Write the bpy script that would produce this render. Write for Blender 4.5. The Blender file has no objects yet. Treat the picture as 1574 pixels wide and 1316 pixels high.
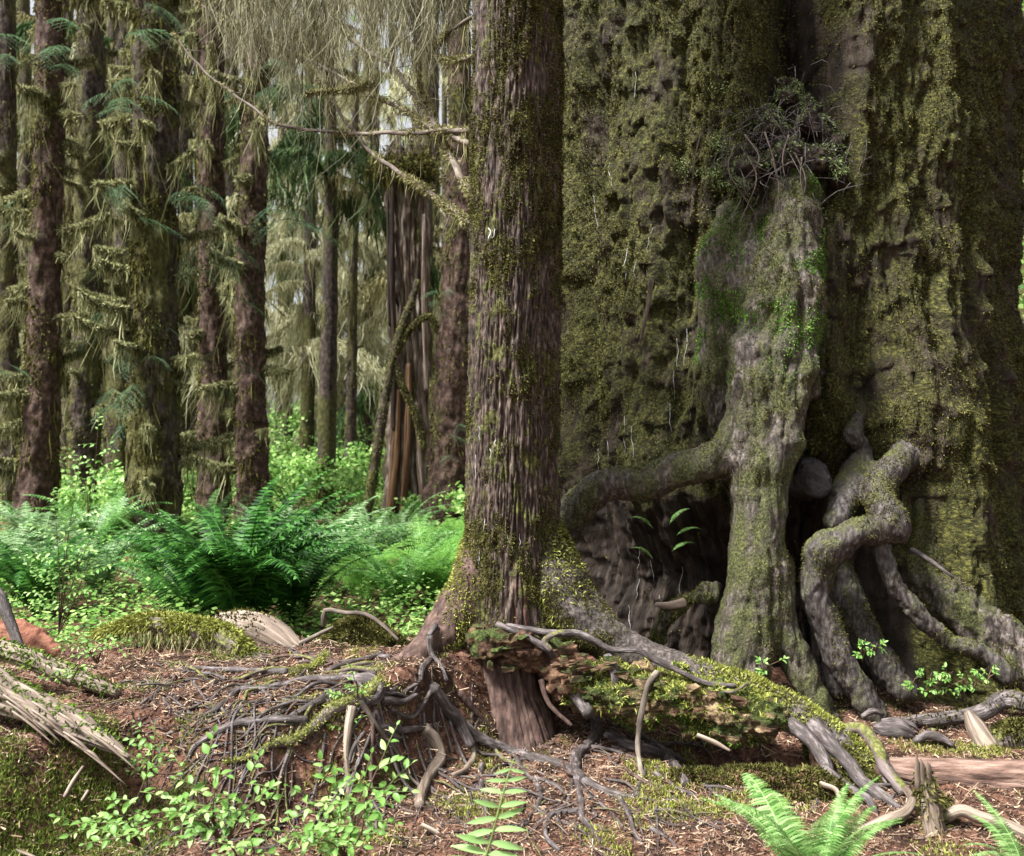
import bpy, math, random
import numpy as np
from mathutils import Vector, Matrix
R = math.radians
random.seed(7)
rng = np.random.default_rng(11)
S = bpy.context.scene
C = S.collection
# ------------------------------------------------------------------ camera, sky, sun, exposure
FPX, CX, CY, EYE = 1500.0, 787.0, 658.0, 1.6
cam = bpy.data.objects.new('camera', bpy.data.cameras.new('camera')); C.objects.link(cam)
cam.location = (0, 0, EYE); cam.rotation_euler = (R(90), 0, 0)
cam.data.sensor_width = 36; cam.data.lens = 36 * FPX / 1574
cam.data.clip_start = .05; cam.data.clip_end = 500
cam.data.dof.use_dof = True; cam.data.dof.focus_distance = 5.1; cam.data.dof.aperture_fstop = 3.2
S.camera = cam
SUN_EL, SUN_AZ = 56, 243        # degrees; azimuth clockwise from +Y, where the light comes from
W = bpy.data.worlds.new('World'); S.world = W; W.use_nodes = True
wn = W.node_tree.nodes; wl = W.node_tree.links
sky = wn.new('ShaderNodeTexSky'); sky.sky_type = 'NISHITA'; sky.sun_disc = False
sky.sun_elevation = R(SUN_EL); sky.sun_rotation = R(SUN_AZ); sky.dust_density = 4.0; sky.air_density = 1.0
hs = wn.new('ShaderNodeHueSaturation'); hs.inputs['Saturation'].default_value = .2   # overcast: the sky is nearly white
wl.new(sky.outputs[0], hs.inputs['Color']); wl.new(hs.outputs[0], wn['Background'].inputs[0]); wn['Background'].inputs[1].default_value = .08
sl = bpy.data.lights.new('sun', 'SUN'); sl.energy = 4.2; sl.angle = R(9); sl.color = (1, .985, .95)
so = bpy.data.objects.new('sun', sl); C.objects.link(so)
a, e = R(SUN_AZ), R(SUN_EL)
so.rotation_euler = Vector((math.sin(a) * math.cos(e), math.cos(a) * math.cos(e), math.sin(e))).to_track_quat('Z', 'Y').to_euler()
S.view_settings.view_transform = 'Standard'; S.view_settings.look = 'None'; S.view_settings.gamma = 1
S.view_settings.use_curve_mapping = False; S.view_settings.exposure = 1.65
S.cycles.max_bounces = 6; S.cycles.transparent_max_bounces = 4; S.cycles.use_denoising = True

# ------------------------------------------------------------------ numpy noise
_p = np.random.default_rng(3).permutation(256).astype(np.int64); _p = np.concatenate([_p, _p, _p])
_g = np.random.default_rng(4).normal(size=(256, 3)); _g /= np.linalg.norm(_g, axis=1)[:, None]
def noise(P, s=0):
    P = np.asarray(P, float) + s * 17.31
    i = np.floor(P).astype(np.int64); f = P - i; u = f * f * f * (f * (f * 6 - 15) + 10); i &= 255
    out = 0
    for a in (0, 1):
        for b in (0, 1):
            for c in (0, 1):
                h = _p[_p[_p[(i[..., 0] + a) & 255] + ((i[..., 1] + b) & 255)] + ((i[..., 2] + c) & 255)]
                g = _g[h]
                d = g[..., 0] * (f[..., 0] - a) + g[..., 1] * (f[..., 1] - b) + g[..., 2] * (f[..., 2] - c)
                w = (u[..., 0] if a else 1 - u[..., 0]) * (u[..., 1] if b else 1 - u[..., 1]) * (u[..., 2] if c else 1 - u[..., 2])
                out = out + w * d
    return out * 1.5
def fbm(P, o=4, s=0):
    P = np.asarray(P, float); r = 0; a = 1
    for k in range(o): r = r + a * noise(P * 2 ** k, s + k); a *= .5
    return r
def ss(a, b, x):
    t = np.clip((x - a) / (b - a), 0, 1); return t * t * (3 - 2 * t)
def P3(px, py, Y): return np.array([(px - CX) / FPX * Y, Y, EYE - (py - CY) / FPX * Y])

# ------------------------------------------------------------------ objects
def mk(name, V, F, m, parent=None, tc=None, rnd=None, smooth=True, link=True):
    """one mesh object from numpy arrays; F is one array (n,3|4) or a list of such arrays"""
    me = bpy.data.meshes.new(name)
    V = np.asarray(V, np.float32).reshape(-1, 3)
    Fs = [np.asarray(f, np.int32) for f in (F if isinstance(F, list) else [F]) if len(f)]
    me.vertices.add(len(V)); me.vertices.foreach_set('co', V.ravel())
    L = np.concatenate([f.ravel() for f in Fs]); n = sum(len(f) for f in Fs)
    tot = np.concatenate([np.full(len(f), f.shape[1], np.int32) for f in Fs])
    me.loops.add(len(L)); me.loops.foreach_set('vertex_index', L)
    me.polygons.add(n); st = np.concatenate([[0], np.cumsum(tot)[:-1]]).astype(np.int32)
    me.polygons.foreach_set('loop_start', st); me.polygons.foreach_set('loop_total', tot)
    me.polygons.foreach_set('use_smooth', np.full(n, smooth))
    if tc is not None:
        at = me.attributes.new('tc', 'FLOAT_VECTOR', 'POINT'); at.data.foreach_set('vector', np.asarray(tc, np.float32).ravel())
    if rnd is not None:
        at = me.attributes.new('rnd', 'FLOAT', 'POINT'); at.data.foreach_set('value', np.asarray(rnd, np.float32).ravel())
    me.update(calc_edges=True); me.validate()
    me.materials.append(m)
    o = bpy.data.objects.new(name, me)
    if link: C.objects.link(o)
    if parent is not None:
        o.parent = parent
        o.matrix_parent_inverse = Matrix.Identity(4)
        if parent.location.length > 0 or parent.parent:
            o.location = -wloc(parent)
    return o
def wloc(o):
    v = Vector((0, 0, 0))
    while o: v = v + o.location; o = o.parent
    return v
def tag(o, label, cat, group=None, kind=None):
    if label: o['label'] = label
    if cat: o['category'] = cat
    if group: o['group'] = group
    if kind: o['kind'] = kind
    return o
def thing(name, loc, label, cat, group=None):
    o = bpy.data.objects.new(name, None); C.objects.link(o); o.location = tuple(loc); o.empty_display_size = .1
    return tag(o, label, cat, group)
def place(src, parent, M, name=None):
    """another object on src's mesh, at world matrix M, under parent (an unrotated Empty)"""
    o = bpy.data.objects.new(name or src.name.split('.')[0], src.data if hasattr(src, 'data') else src); C.objects.link(o)
    if parent is not None:
        o.parent = parent; M = Matrix.Translation(-wloc(parent)) @ M
    o.matrix_basis = M
    return o
class Geo:
    def __init__(s): s.V = []; s.F3 = []; s.F4 = []; s.tc = []; s.rn = []; s.n = 0
    def add(s, V, F, tc=None, rn=None):
        V = np.asarray(V, float).reshape(-1, 3); F = np.asarray(F)
        (s.F3 if F.shape[1] == 3 else s.F4).append(F + s.n)
        s.V.append(V); s.tc.append(V if tc is None else tc)
        s.rn.append(np.full(len(V), rng.random()) if rn is None else np.broadcast_to(rn, (len(V),))); s.n += len(V)
    def build(s, name, m, parent=None, smooth=True, link=True, kind=None):
        F = [np.concatenate(x) for x in (s.F3, s.F4) if x]
        o = mk(name, np.concatenate(s.V), F, m, parent, np.concatenate(s.tc), np.concatenate(s.rn), smooth, link)
        if kind: o['kind'] = kind
        return o

def grid_faces(nu, nv, wrap=True):
    """quads of a (nv rows, nu columns) grid; columns wrap"""
    i = np.arange(nu if wrap else nu - 1); j = np.arange(nv - 1)
    I, J = np.meshgrid(i, j); I2 = (I + 1) % nu
    return np.stack([J * nu + I, J * nu + I2, (J + 1) * nu + I2, (J + 1) * nu + I], -1).reshape(-1, 4)
def spline(pts, rad, step):
    pts = np.asarray(pts, float); rad = np.asarray(rad, float)
    if len(rad) != len(pts): rad = np.interp(np.linspace(0, 1, len(pts)), np.linspace(0, 1, len(rad)), rad)
    A = np.concatenate([[2 * pts[0] - pts[1]], pts, [2 * pts[-1] - pts[-2]]]); out = []; ro = []
    for k in range(1, len(A) - 2):
        n = max(1, int(np.linalg.norm(A[k + 1] - A[k]) / step)); t = np.arange(n) / n; t = t[:, None]
        a, b, c, d = A[k - 1], A[k], A[k + 1], A[k + 2]
        out.append(.5 * (2 * b + (c - a) * t + (2 * a - 5 * b + 4 * c - d) * t ** 2 + (3 * b - a - 3 * c + d) * t ** 3))
        ro.append(rad[k - 1] + (rad[k] - rad[k - 1]) * t[:, 0])
    out.append(pts[-1:]); ro.append(rad[-1:])
    return np.concatenate(out), np.concatenate(ro)
def tube(pts, rad, seg=10, step=.03, amp=.12, fr=6., wob=.0, seed=0, squash=1., ridges=0., rfr=9):
    """tapered tube with an uneven surface; returns V, F, tc (tc runs round and along the tube)"""
    c, r = spline(pts, rad, step)
    if len(c) < 3: c = np.array([c[0], (c[0] + c[-1]) / 2, c[-1]]); r = np.array([r[0], (r[0] + r[-1]) / 2, r[-1]])
    if wob:
        c = c + wob * np.stack([noise(c * 5, seed + 9), noise(c * 5, seed + 8), noise(c * 5, seed + 7) * .6], 1)
    T = np.gradient(c, axis=0); T /= np.linalg.norm(T, axis=1)[:, None] + 1e-9
    n = np.cross(T[0], [0.13, .2, 1.]) if abs(T[0][2]) < .9 else np.cross(T[0], [1., .1, 0]); n /= np.linalg.norm(n)
    N = [n]
    for k in range(1, len(c)):
        n = N[-1] - T[k] * np.dot(N[-1], T[k]); N.append(n / np.linalg.norm(n))
    N = np.array(N); B = np.cross(T, N)
    s = np.concatenate([[0], np.cumsum(np.linalg.norm(np.diff(c, axis=0), axis=1))])
    th = np.arange(seg) / seg * 2 * math.pi
    ct, st = np.cos(th)[None, :, None], np.sin(th)[None, :, None]
    q = np.stack([np.cos(th)[None] * np.ones_like(s)[:, None], np.sin(th)[None] * np.ones_like(s)[:, None], s[:, None] * np.ones(seg)[None] * fr], -1)
    rr = r[:, None] * (1 + amp * fbm(q * np.array([1.6, 1.6, 1]), 3, seed))
    if ridges: rr = rr * (1 - ridges * (1 - ss(0, .3, np.abs(noise(np.stack([q[..., 0] * rfr / 2, q[..., 1] * rfr / 2, q[..., 2] * .3], -1), seed + 2)))))
    V = c[:, None] + rr[..., None] * (N[:, None] * ct + B[:, None] * st * squash)
    tc = np.stack([q[..., 0] * r.mean(), q[..., 1] * r.mean(), s[:, None] * np.ones(seg)], -1)
    m = len(c); V = V.reshape(-1, 3); F = grid_faces(seg, m)
    e = np.array([c[0] - T[0] * r[0] * .5, c[-1] + T[-1] * r[-1] * .5])
    nv = len(V); V = np.concatenate([V, e]); tc = np.concatenate([tc.reshape(-1, 3), e])
    i = np.arange(seg); j = (i + 1) % seg
    F3a = np.stack([j, i, np.full(seg, nv)], 1); F3b = np.stack([(m - 1) * seg + i, (m - 1) * seg + j, np.full(seg, nv + 1)], 1)
    return V, [F, np.concatenate([F3a, F3b])], tc
def tube_obj(name, pts, rad, m, parent=None, **k):
    V, F, tc = tube(pts, rad, **k)
    return mk(name, V, F, m, parent, tc, np.full(len(V), rng.random()))
def geo_tube(g, pts, rad, rn=None, **k):
    V, F, tc = tube(pts, rad, **k); n0 = g.n
    g.add(V, F[0], tc, rn); g.F3.append(F[1] + n0)

def sample(V, F, n, wfn=None):
    """n random points on a quad mesh, with normals; wfn(P,N) gives a keep chance"""
    V = np.asarray(V); F = F[0] if isinstance(F, list) else F
    a, b, c, d = (V[F[:, k]] for k in range(4)); nr = np.cross(c - a, d - b); ar = np.linalg.norm(nr, axis=1) / 2
    k = rng.choice(len(F), n, p=ar / ar.sum()); u, v = rng.random((2, n, 1))
    P = (a[k] * (1 - u) + b[k] * u) * (1 - v) + (d[k] * (1 - u) + c[k] * u) * v
    N = nr[k] / (np.linalg.norm(nr[k], axis=1)[:, None] + 1e-12)
    if wfn is not None:
        keep = rng.random(n) < wfn(P, N); P, N = P[keep], N[keep]
    return P, N
def blades(g, P, N, ln, wd, droop=.4, spread=.6, seed=0):
    """one pointed two-triangle blade at every point"""
    n = len(P)
    if n == 0: return
    D = N + rng.normal(size=(n, 3)) * spread; D[:, 2] -= droop
    D /= np.linalg.norm(D, axis=1)[:, None]
    L = ln * rng.uniform(.5, 1.3, (n, 1)); Sd = np.cross(D, rng.normal(size=(n, 3))); Sd /= np.linalg.norm(Sd, axis=1)[:, None]
    w = wd * rng.uniform(.6, 1.4, (n, 1))
    a = P - N * .004 - Sd * w; b = P - N * .004 + Sd * w
    dn = np.array([0, 0, -1.]) * L * droop * .6
    c = P + D * L * .55 + Sd * w * .8; t = P + D * L + dn
    V = np.stack([a, b, c, t], 1).reshape(-1, 3); i = np.arange(n)[:, None] * 4
    rn = np.repeat(rng.random(n), 4)
    g.add(V, np.concatenate([i + np.array([[0, 1, 2]]), i + np.array([[0, 2, 3]])]), None, rn)
def strands(g, P, ln, wd, segs=4, wob=.12, gather=None):
    """hanging ribbons of lichen or moss from the points P"""
    n = len(P); P = np.asarray(P)
    L = np.broadcast_to(np.asarray(ln, float), (n,)) * rng.uniform(.35, 1.2, n)
    ya = rng.uniform(0, math.pi, n); Sd = np.stack([np.cos(ya), np.sin(ya), np.zeros(n)], 1)
    rows = []; ph = rng.uniform(0, 6, n); o = rng.normal(size=(n, 3)) * wob; o[:, 2] = 0
    for k in range(segs + 1):
        t = k / segs; w = wd * (1 - t ** 2 * .92) * rng.uniform(.6, 1.4, n)
        q = P + np.array([0, 0, -1.]) * (L * t)[:, None] + o * (t ** 1.5 * L)[:, None] + Sd * (np.sin(ph + 5 * t) * wob * .35 * L * t)[:, None]
        rows.append(np.stack([q - Sd * w[:, None], q + Sd * w[:, None]], 1))
    V = np.stack(rows, 1)                       # n, segs+1, 2, 3
    b = np.arange(n)[:, None, None] * (segs + 1) * 2 + np.arange(segs)[None, :, None] * 2
    F = (b + np.array([0, 1, 3, 2])[None, None]).reshape(-1, 4)
    g.add(V.reshape(-1, 3), F, None, np.repeat(rng.random(n), (segs + 1) * 2))

# ------------------------------------------------------------------ materials
MT = {}
def mat(name, cols, scale=(4, 4, 4), coord='tc', detail=6, rough=.85, bump=.3, bdist=.01, moss=None, trans=0, spec=.25, rnd=0., bscale=None, rlo=.3, rhi=.7, patch=None):
    m = bpy.data.materials.new(name); m.use_nodes = True; nt = m.node_tree; N, L = nt.nodes, nt.links
    for x in list(N): N.remove(x)
    out = N.new('ShaderNodeOutputMaterial'); bs = N.new('ShaderNodeBsdfPrincipled')
    bs.inputs['Roughness'].default_value = rough; bs.inputs['Specular IOR Level'].default_value = spec
    if coord == 'tc': at = N.new('ShaderNodeAttribute'); at.attribute_name = 'tc'; co = at.outputs['Vector']
    else: at = N.new('ShaderNodeNewGeometry'); co = at.outputs['Position']
    def mapped(sc):
        mp = N.new('ShaderNodeMapping'); mp.inputs['Scale'].default_value = sc; L.new(co, mp.inputs['Vector']); return mp.outputs[0]
    def nz(sc, det=detail, ro=.6, dist=0.):
        n = N.new('ShaderNodeTexNoise'); n.inputs['Scale'].default_value = 1; n.inputs['Detail'].default_value = det
        n.inputs['Roughness'].default_value = ro; n.inputs['Distortion'].default_value = dist
        L.new(mapped(sc), n.inputs['Vector']); return n.outputs['Fac']
    def ramp(fac, cs, lo=rlo, hi=rhi):
        r = N.new('ShaderNodeValToRGB'); e = r.color_ramp.elements
        for k, c in enumerate(cs):
            p = lo + (hi - lo) * k / max(1, len(cs) - 1)
            x = e[k] if k < 2 else e.new(p)
            x.position = p; x.color = (*c, 1)
        L.new(fac, r.inputs[0]); return r.outputs[0]
    def math_(op, a, b):
        x = N.new('ShaderNodeMath'); x.operation = op
        for k, v in ((0, a), (1, b)):
            if isinstance(v, (int, float)): x.inputs[k].default_value = v
            else: L.new(v, x.inputs[k])
        return x.outputs[0]
    def mix(f, a, b):
        x = N.new('ShaderNodeMix'); x.data_type = 'RGBA'; L.new(f, x.inputs[0])
        for k, v in ((6, a), (7, b)):
            if isinstance(v, tuple): x.inputs[k].default_value = (*v, 1)
            else: L.new(v, x.inputs[k])
        return x.outputs[2]
    def sstep(f, lo, hi):
        x = N.new('ShaderNodeMapRange'); x.interpolation_type = 'SMOOTHSTEP'; L.new(f, x.inputs[0]); x.inputs[1].default_value = lo; x.inputs[2].default_value = hi; return x.outputs[0]
    f = nz(scale)
    if rnd:
        ar = N.new('ShaderNodeAttribute'); ar.attribute_name = 'rnd'
        f = math_('ADD', math_('MULTIPLY', f, 1 - rnd), math_('MULTIPLY', ar.outputs['Fac'], rnd))
    col = ramp(f, cols); h = nz(bscale or tuple(s * 2.5 for s in scale), 8, .65)
    if patch:                                                    # a second ground colour in patches
        col = mix(sstep(nz(patch[1], 5, .6), patch[2], patch[2] + .08), col, patch[0])
    if moss:
        ge = N.new('ShaderNodeNewGeometry'); sx = N.new('ShaderNodeSeparateXYZ'); L.new(ge.outputs['Normal'], sx.inputs[0])
        f2 = nz(moss.get('scale', (2, 2, 2)), 8, .65)
        f2 = math_('ADD', f2, math_('MULTIPLY', sx.outputs[2], moss.get('up', .1)))
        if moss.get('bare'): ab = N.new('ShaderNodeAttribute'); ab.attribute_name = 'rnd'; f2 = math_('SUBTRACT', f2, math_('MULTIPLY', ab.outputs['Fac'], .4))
        mk_ = sstep(f2, moss['thr'], moss['thr'] + moss.get('soft', .08))
        mn = nz(moss.get('fine', (30, 30, 30)), 5, .7)
        col = mix(mk_, col, ramp(mn, moss['cols'], .32, .68))
        h = math_('ADD', math_('MULTIPLY', h, .7), math_('MULTIPLY', math_('MULTIPLY', mk_, mn), 1.2))
    L.new(col, bs.inputs['Base Color'])
    if bump:
        b = N.new('ShaderNodeBump'); b.inputs['Strength'].default_value = bump; b.inputs['Distance'].default_value = bdist
        L.new(h, b.inputs['Height']); L.new(b.outputs[0], bs.inputs['Normal'])
    if trans:
        tr = N.new('ShaderNodeBsdfTranslucent'); L.new(col, tr.inputs['Color']); ms = N.new('ShaderNodeMixShader')
        ms.inputs[0].default_value = trans; L.new(bs.outputs[0], ms.inputs[1]); L.new(tr.outputs[0], ms.inputs[2]); L.new(ms.outputs[0], out.inputs[0])
    else: L.new(bs.outputs[0], out.inputs[0])
    MT[name] = m; return m
MOSS = [(.006, .006, .002), (.042, .042, .009), (.19, .18, .042)]
MOSSG = [(.008, .012, .003), (.04, .055, .012), (.13, .16, .04)]
MOSSY = [(.03, .032, .008), (.10, .105, .026), (.24, .24, .08)]
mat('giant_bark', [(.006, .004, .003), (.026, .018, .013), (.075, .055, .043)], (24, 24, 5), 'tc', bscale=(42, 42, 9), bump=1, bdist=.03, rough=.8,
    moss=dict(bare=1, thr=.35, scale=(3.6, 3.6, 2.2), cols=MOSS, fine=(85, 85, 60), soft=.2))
mat('root_bark', [(.014, .010, .008), (.065, .05, .042), (.19, .155, .135)], (50, 50, 18), 'pos', bump=1, bdist=.02, rough=.65, spec=.4, bscale=(38, 38, 16), rlo=.36, rhi=.66,
    moss=dict(thr=.40, scale=(6, 6, 4), cols=[(.012, .014, .004), (.06, .064, .016), (.20, .21, .06)], fine=(85, 85, 70), soft=.22, up=.05))
mat('dark_root', [(.008, .006, .005), (.038, .030, .027), (.12, .10, .092)], (60, 60, 24), 'pos', bump=1, bdist=.012, rough=.6, spec=.4, bscale=(60, 60, 18), rlo=.3, rhi=.7,
    moss=dict(thr=.50, scale=(6, 6, 4), cols=[(.012, .014, .004), (.06, .064, .016), (.20, .21, .06)], fine=(85, 85, 70), soft=.2, up=.12))
mat('gray_root', [(.016, .012, .010), (.065, .053, .047), (.17, .145, .13)], (60, 60, 60), 'pos', bump=1, bdist=.012, rough=.65, bscale=(60, 60, 60),
    moss=dict(thr=.58, scale=(6, 6, 6), cols=[(.012, .014, .004), (.06, .064, .016), (.20, .21, .06)], fine=(85, 85, 70), soft=.2, up=.0))
mat('center_bark', [(.012, .007, .005), (.052, .034, .026), (.185, .14, .11)], (90, 90, 15), 'tc', bump=.9, bdist=.012, rough=.75, spec=.3,
    moss=dict(thr=.52, scale=(11, 11, 8), cols=[(.02, .02, .005), (.07, .07, .018), (.17, .16, .045)], fine=(60, 60, 40), soft=.07),
    patch=((.085, .034, .024), (12, 12, .9), .62), bscale=(150, 150, 20), rlo=.36, rhi=.68)
mat('far_bark', [(.012, .007, .005), (.055, .032, .023), (.15, .10, .08)], (18, 18, 11), 'tc', bump=1, bdist=.03,
    moss=dict(thr=.54, scale=(2.2, 2.2, 1.1), cols=MOSS, fine=(26, 26, 14), soft=.1))
mat('mossy_far_bark', [(.010, .008, .006), (.04, .029, .023), (.12, .09, .07)], (18, 18, 10), 'tc', bump=1, bdist=.03,
    moss=dict(thr=.45, scale=(2.2, 2.2, .9), cols=[(.02, .022, .006), (.07, .068, .02), (.14, .13, .045)], fine=(26, 26, 14), soft=.1))
mat('root', [(.012, .009, .008), (.058, .044, .041), (.22, .185, .18)], (60, 60, 14), 'tc', bump=1, bdist=.012, rough=.6, spec=.45,
    moss=dict(thr=.58, scale=(7, 7, 7), cols=MOSS, fine=(90, 90, 90), up=.05, soft=.15))
mat('mossy_root', [(.045, .032, .028), (.12, .09, .085), (.24, .2, .19)], (26, 26, 6), 'tc', bump=.7, bdist=.01, rough=.7,
    moss=dict(thr=.5, scale=(4, 4, 4), cols=MOSSY, fine=(50, 50, 50), up=.12))
mat('red_root', [(.016, .009, .007), (.068, .040, .032), (.15, .10, .08)], (30, 30, 8), 'pos', bump=1, bdist=.006, rough=.8)
mat('pale_wood', [(.03, .02, .014), (.16, .12, .092), (.38, .315, .25)], (40, 40, 3), 'tc', bump=.7, bdist=.01, rough=.7,
    moss=dict(thr=.68, scale=(5, 5, 3), cols=MOSS, fine=(50, 50, 50), up=.08))
mat('peeled_log', [(.03, .017, .012), (.19, .115, .088), (.36, .25, .20)], (30, 30, 5), 'tc', bump=1, bdist=.02, rough=.7)
mat('rotten_wood', [(.012, .006, .004), (.075, .038, .022), (.26, .16, .095)], (14, 14, 30), 'pos', bump=.9, bdist=.02, rough=.9,
    moss=dict(thr=.57, scale=(5, 5, 5), cols=MOSSG, fine=(50, 50, 50), up=.1))
mat('rotten_pale', [(.02, .011, .006), (.13, .085, .045), (.34, .25, .15)], (9, 9, 50), 'pos', bump=.9, bdist=.02, rough=.9,
    moss=dict(thr=.50, scale=(5, 5, 12), cols=MOSSG, fine=(50, 50, 50), up=.08))
mat('snag_wood', [(.02, .012, .008), (.12, .085, .06), (.38, .34, .29)], (24, 24, 2.2), 'tc', bump=1, bdist=.03,
    moss=dict(thr=.57, scale=(3, 3, .6), cols=MOSS, fine=(26, 26, 14)))
mat('humus', [(.008, .006, .004), (.03, .021, .016), (.09, .065, .052)], (20, 20, 20), 'pos', bump=1, bdist=.03)
mat('soil', [(.016, .008, .006), (.07, .034, .023), (.16, .083, .055), (.26, .17, .115)], (26, 26, 26), 'pos', detail=10, bump=1, bdist=.02, rough=.95, spec=.1, bscale=(60, 60, 60),
    moss=dict(thr=.60, scale=(1.6, 1.6, 1.6), cols=[(.03, .045, .008), (.09, .12, .02), (.2, .23, .06)], fine=(45, 45, 45), up=.0), patch=((.045, .026, .018), (3.3, 3.3, 3.3), .50))
mat('litter', [(.015, .008, .006), (.075, .038, .026), (.17, .10, .065), (.38, .29, .20)], (3, 3, 3), 'pos', bump=0, rnd=.9, rlo=.1, rhi=.9, rough=.8)
mat('moss_dark', [(.010, .010, .003), (.045, .045, .010), (.12, .115, .032), (.24, .225, .075)], (9, 9, 9), 'pos', bump=0, rnd=.35, rlo=.3, rhi=.75, rough=.9, spec=.1, trans=.2)
mat('moss_bright', [(.09, .10, .015), (.21, .23, .045), (.42, .43, .13)], (5, 5, 5), 'pos', bump=0, rnd=.6, rlo=.25, rhi=.75, rough=.9, spec=.1, trans=.25)
mat('moss_green', [(.03, .055, .008), (.08, .14, .018), (.2, .3, .05)], (5, 5, 5), 'pos', bump=0, rnd=.6, rlo=.25, rhi=.75, rough=.9, spec=.1, trans=.25)
mat('shelf_moss', [(.06, .063, .022), (.22, .225, .10), (.50, .50, .28)], (3, 3, 3), 'pos', bump=0, rnd=.6, rlo=.25, rhi=.75, rough=.9, spec=.1, trans=.3)
mat('moss_pale', [(.06, .08, .02), (.15, .2, .07), (.32, .40, .18)], (5, 5, 5), 'pos', bump=0, rnd=.6, rlo=.25, rhi=.75, rough=.9, spec=.1, trans=.25)
mat('moss_hang', [(.07, .066, .024), (.22, .205, .09), (.50, .47, .25)], (2, 2, 2), 'pos', bump=0, rnd=.6, rlo=.25, rhi=.75, rough=.9, spec=.1, trans=.35)
mat('lichen', [(.09, .085, .045), (.19, .18, .11), (.40, .39, .27)], (2, 2, 2), 'pos', bump=0, rnd=.6, rlo=.25, rhi=.75, rough=.9, spec=.1, trans=.4)
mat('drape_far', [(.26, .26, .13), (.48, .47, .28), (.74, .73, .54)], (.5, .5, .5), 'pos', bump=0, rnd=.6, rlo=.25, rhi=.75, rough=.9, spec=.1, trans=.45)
mat('needles', [(.04, .08, .04), (.10, .18, .09), (.22, .34, .19)], (3, 3, 3), 'pos', bump=0, rnd=.6, rlo=.25, rhi=.75, rough=.5, trans=.35)
mat('far_leaves', [(.12, .22, .08), (.28, .42, .17), (.5, .62, .34)], (.6, .6, .6), 'pos', bump=0, rnd=.5, rlo=.25, rhi=.75, rough=.6, trans=.5)
mat('canopy', [(.02, .045, .012), (.055, .10, .03), (.14, .22, .07)], (.6, .6, .6), 'pos', bump=0, rnd=.5, rlo=.25, rhi=.75, rough=.6, trans=.4)
mat('fern', [(.008, .035, .006), (.02, .085, .012), (.07, .20, .035)], (4, 4, 4), 'pos', bump=0, rnd=.6, rlo=.25, rhi=.75, rough=.5, spec=.18, trans=.4)
mat('fern_light', [(.035, .12, .02), (.09, .23, .05), (.2, .38, .11)], (4, 4, 4), 'pos', bump=0, rnd=.6, rlo=.25, rhi=.75, rough=.45, spec=.4, trans=.45)
mat('fern_lady', [(.04, .13, .02), (.11, .27, .045), (.26, .47, .11)], (2, 2, 2), 'pos', bump=0, rnd=.6, rlo=.25, rhi=.75, rough=.6, spec=.15, trans=.45)
mat('fern_pale', [(.04, .11, .03), (.12, .23, .08), (.26, .38, .19)], (4, 4, 4), 'pos', bump=0, rnd=.6, rlo=.25, rhi=.75, rough=.5, spec=.2, trans=.4)
mat('leaf', [(.09, .21, .035), (.20, .39, .085), (.36, .56, .18)], (6, 6, 6), 'pos', bump=0, rnd=.5, rlo=.25, rhi=.75, rough=.45, spec=.35, trans=.45)
mat('leaf_far', [(.06, .16, .025), (.19, .38, .07), (.46, .66, .22)], (2, 2, 2), 'pos', bump=0, rnd=.6, rlo=.25, rhi=.75, rough=.5, spec=.3, trans=.5)
mat('stem', [(.05, .03, .02), (.12, .08, .05)], (9, 9, 9), 'pos', bump=0)
mat('green_stem', [(.08, .12, .03), (.16, .22, .06)], (9, 9, 9), 'pos', bump=0)
mat('twig', [(.03, .022, .018), (.11, .088, .07), (.30, .26, .21)], (20, 20, 5), 'tc', bump=.5, bdist=.004)
mat('resin', [(.22, .22, .22), (.62, .62, .63)], (30, 30, 30), 'pos', bump=0, rough=.5)
mat('burl', [(.005, .004, .004), (.02, .015, .016), (.07, .06, .065)], (10, 10, 10), 'pos', bump=1, bdist=.03, rough=.45, spec=.5)
M = MT

# ------------------------------------------------------------------ the ground
def H(x, y):
    x = np.asarray(x, float); y = np.asarray(y, float)
    q = np.stack([x, y, x * 0], -1)
    w = fbm(q * 1.7, 3, 5)
    yf = np.interp(x, [-3, -1.9, -1.5, -1.0, -.62, -.3, .1, .5], [3.45, 3.62, 3.95, 3.92, 4.15, 4.72, 5.15, 5.5]) + .07 * w
    wd = np.interp(x, [-2.4, -1.7, -1.2, -.5, .3], [.6, .42, .26, .5, .35])
    top = np.interp(x, [-3, -1.5, -.6, 0, .3], [.36, .40, .43, .46, .35])
    pl = top * ss(0, 1, (y - yf) / wd + .5) * (1 - ss(5.35, 6.6, y)) * (1 - ss(.0, .55, x))
    # rise the rotten log and its root lie on
    t = np.clip(((x - 0.) * 1.75 + (y - 4.9) * -.75) / (1.75 ** 2 + .75 ** 2), 0, 1)
    d = np.hypot(x - 1.75 * t, y - (4.9 - .75 * t)); pl = pl - .30 * np.exp(-((x - 1.2) / .40) ** 2 - ((y - 4.76) / .17) ** 2)
    gen = .02 * ss(3.4, 4.7, y) * (1 - ss(4.8, 5.3, y)) * np.exp(-((x - .3) / 1.2) ** 2)
    far = .12 * fbm(q * .35, 3, 2) * ss(7, 12, y) + .02 * np.maximum(0, y - 14)
    fine = .03 * fbm(q * 4.2, 4, 1) + .016 * fbm(q * 15, 4, 3)
    near = (1 - ss(3.2, 3.6, y)) * .0
    return pl + gen + far + fine * (1 - .5 * ss(8, 20, y)) - near
def axis(lo, hi, st, far, n):
    g = hi + (far - hi) * (np.arange(1, n + 1) / n) ** 2.6 + st * np.arange(1, n + 1); return g
xd = np.arange(-3.3, 3.3, .019); yd = np.arange(3.0, 6.6, .019)
xs = np.concatenate([-axis(0, 3.3, .03, 220, 46)[::-1], xd, axis(0, 3.3, .03, 220, 46)])
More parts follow.
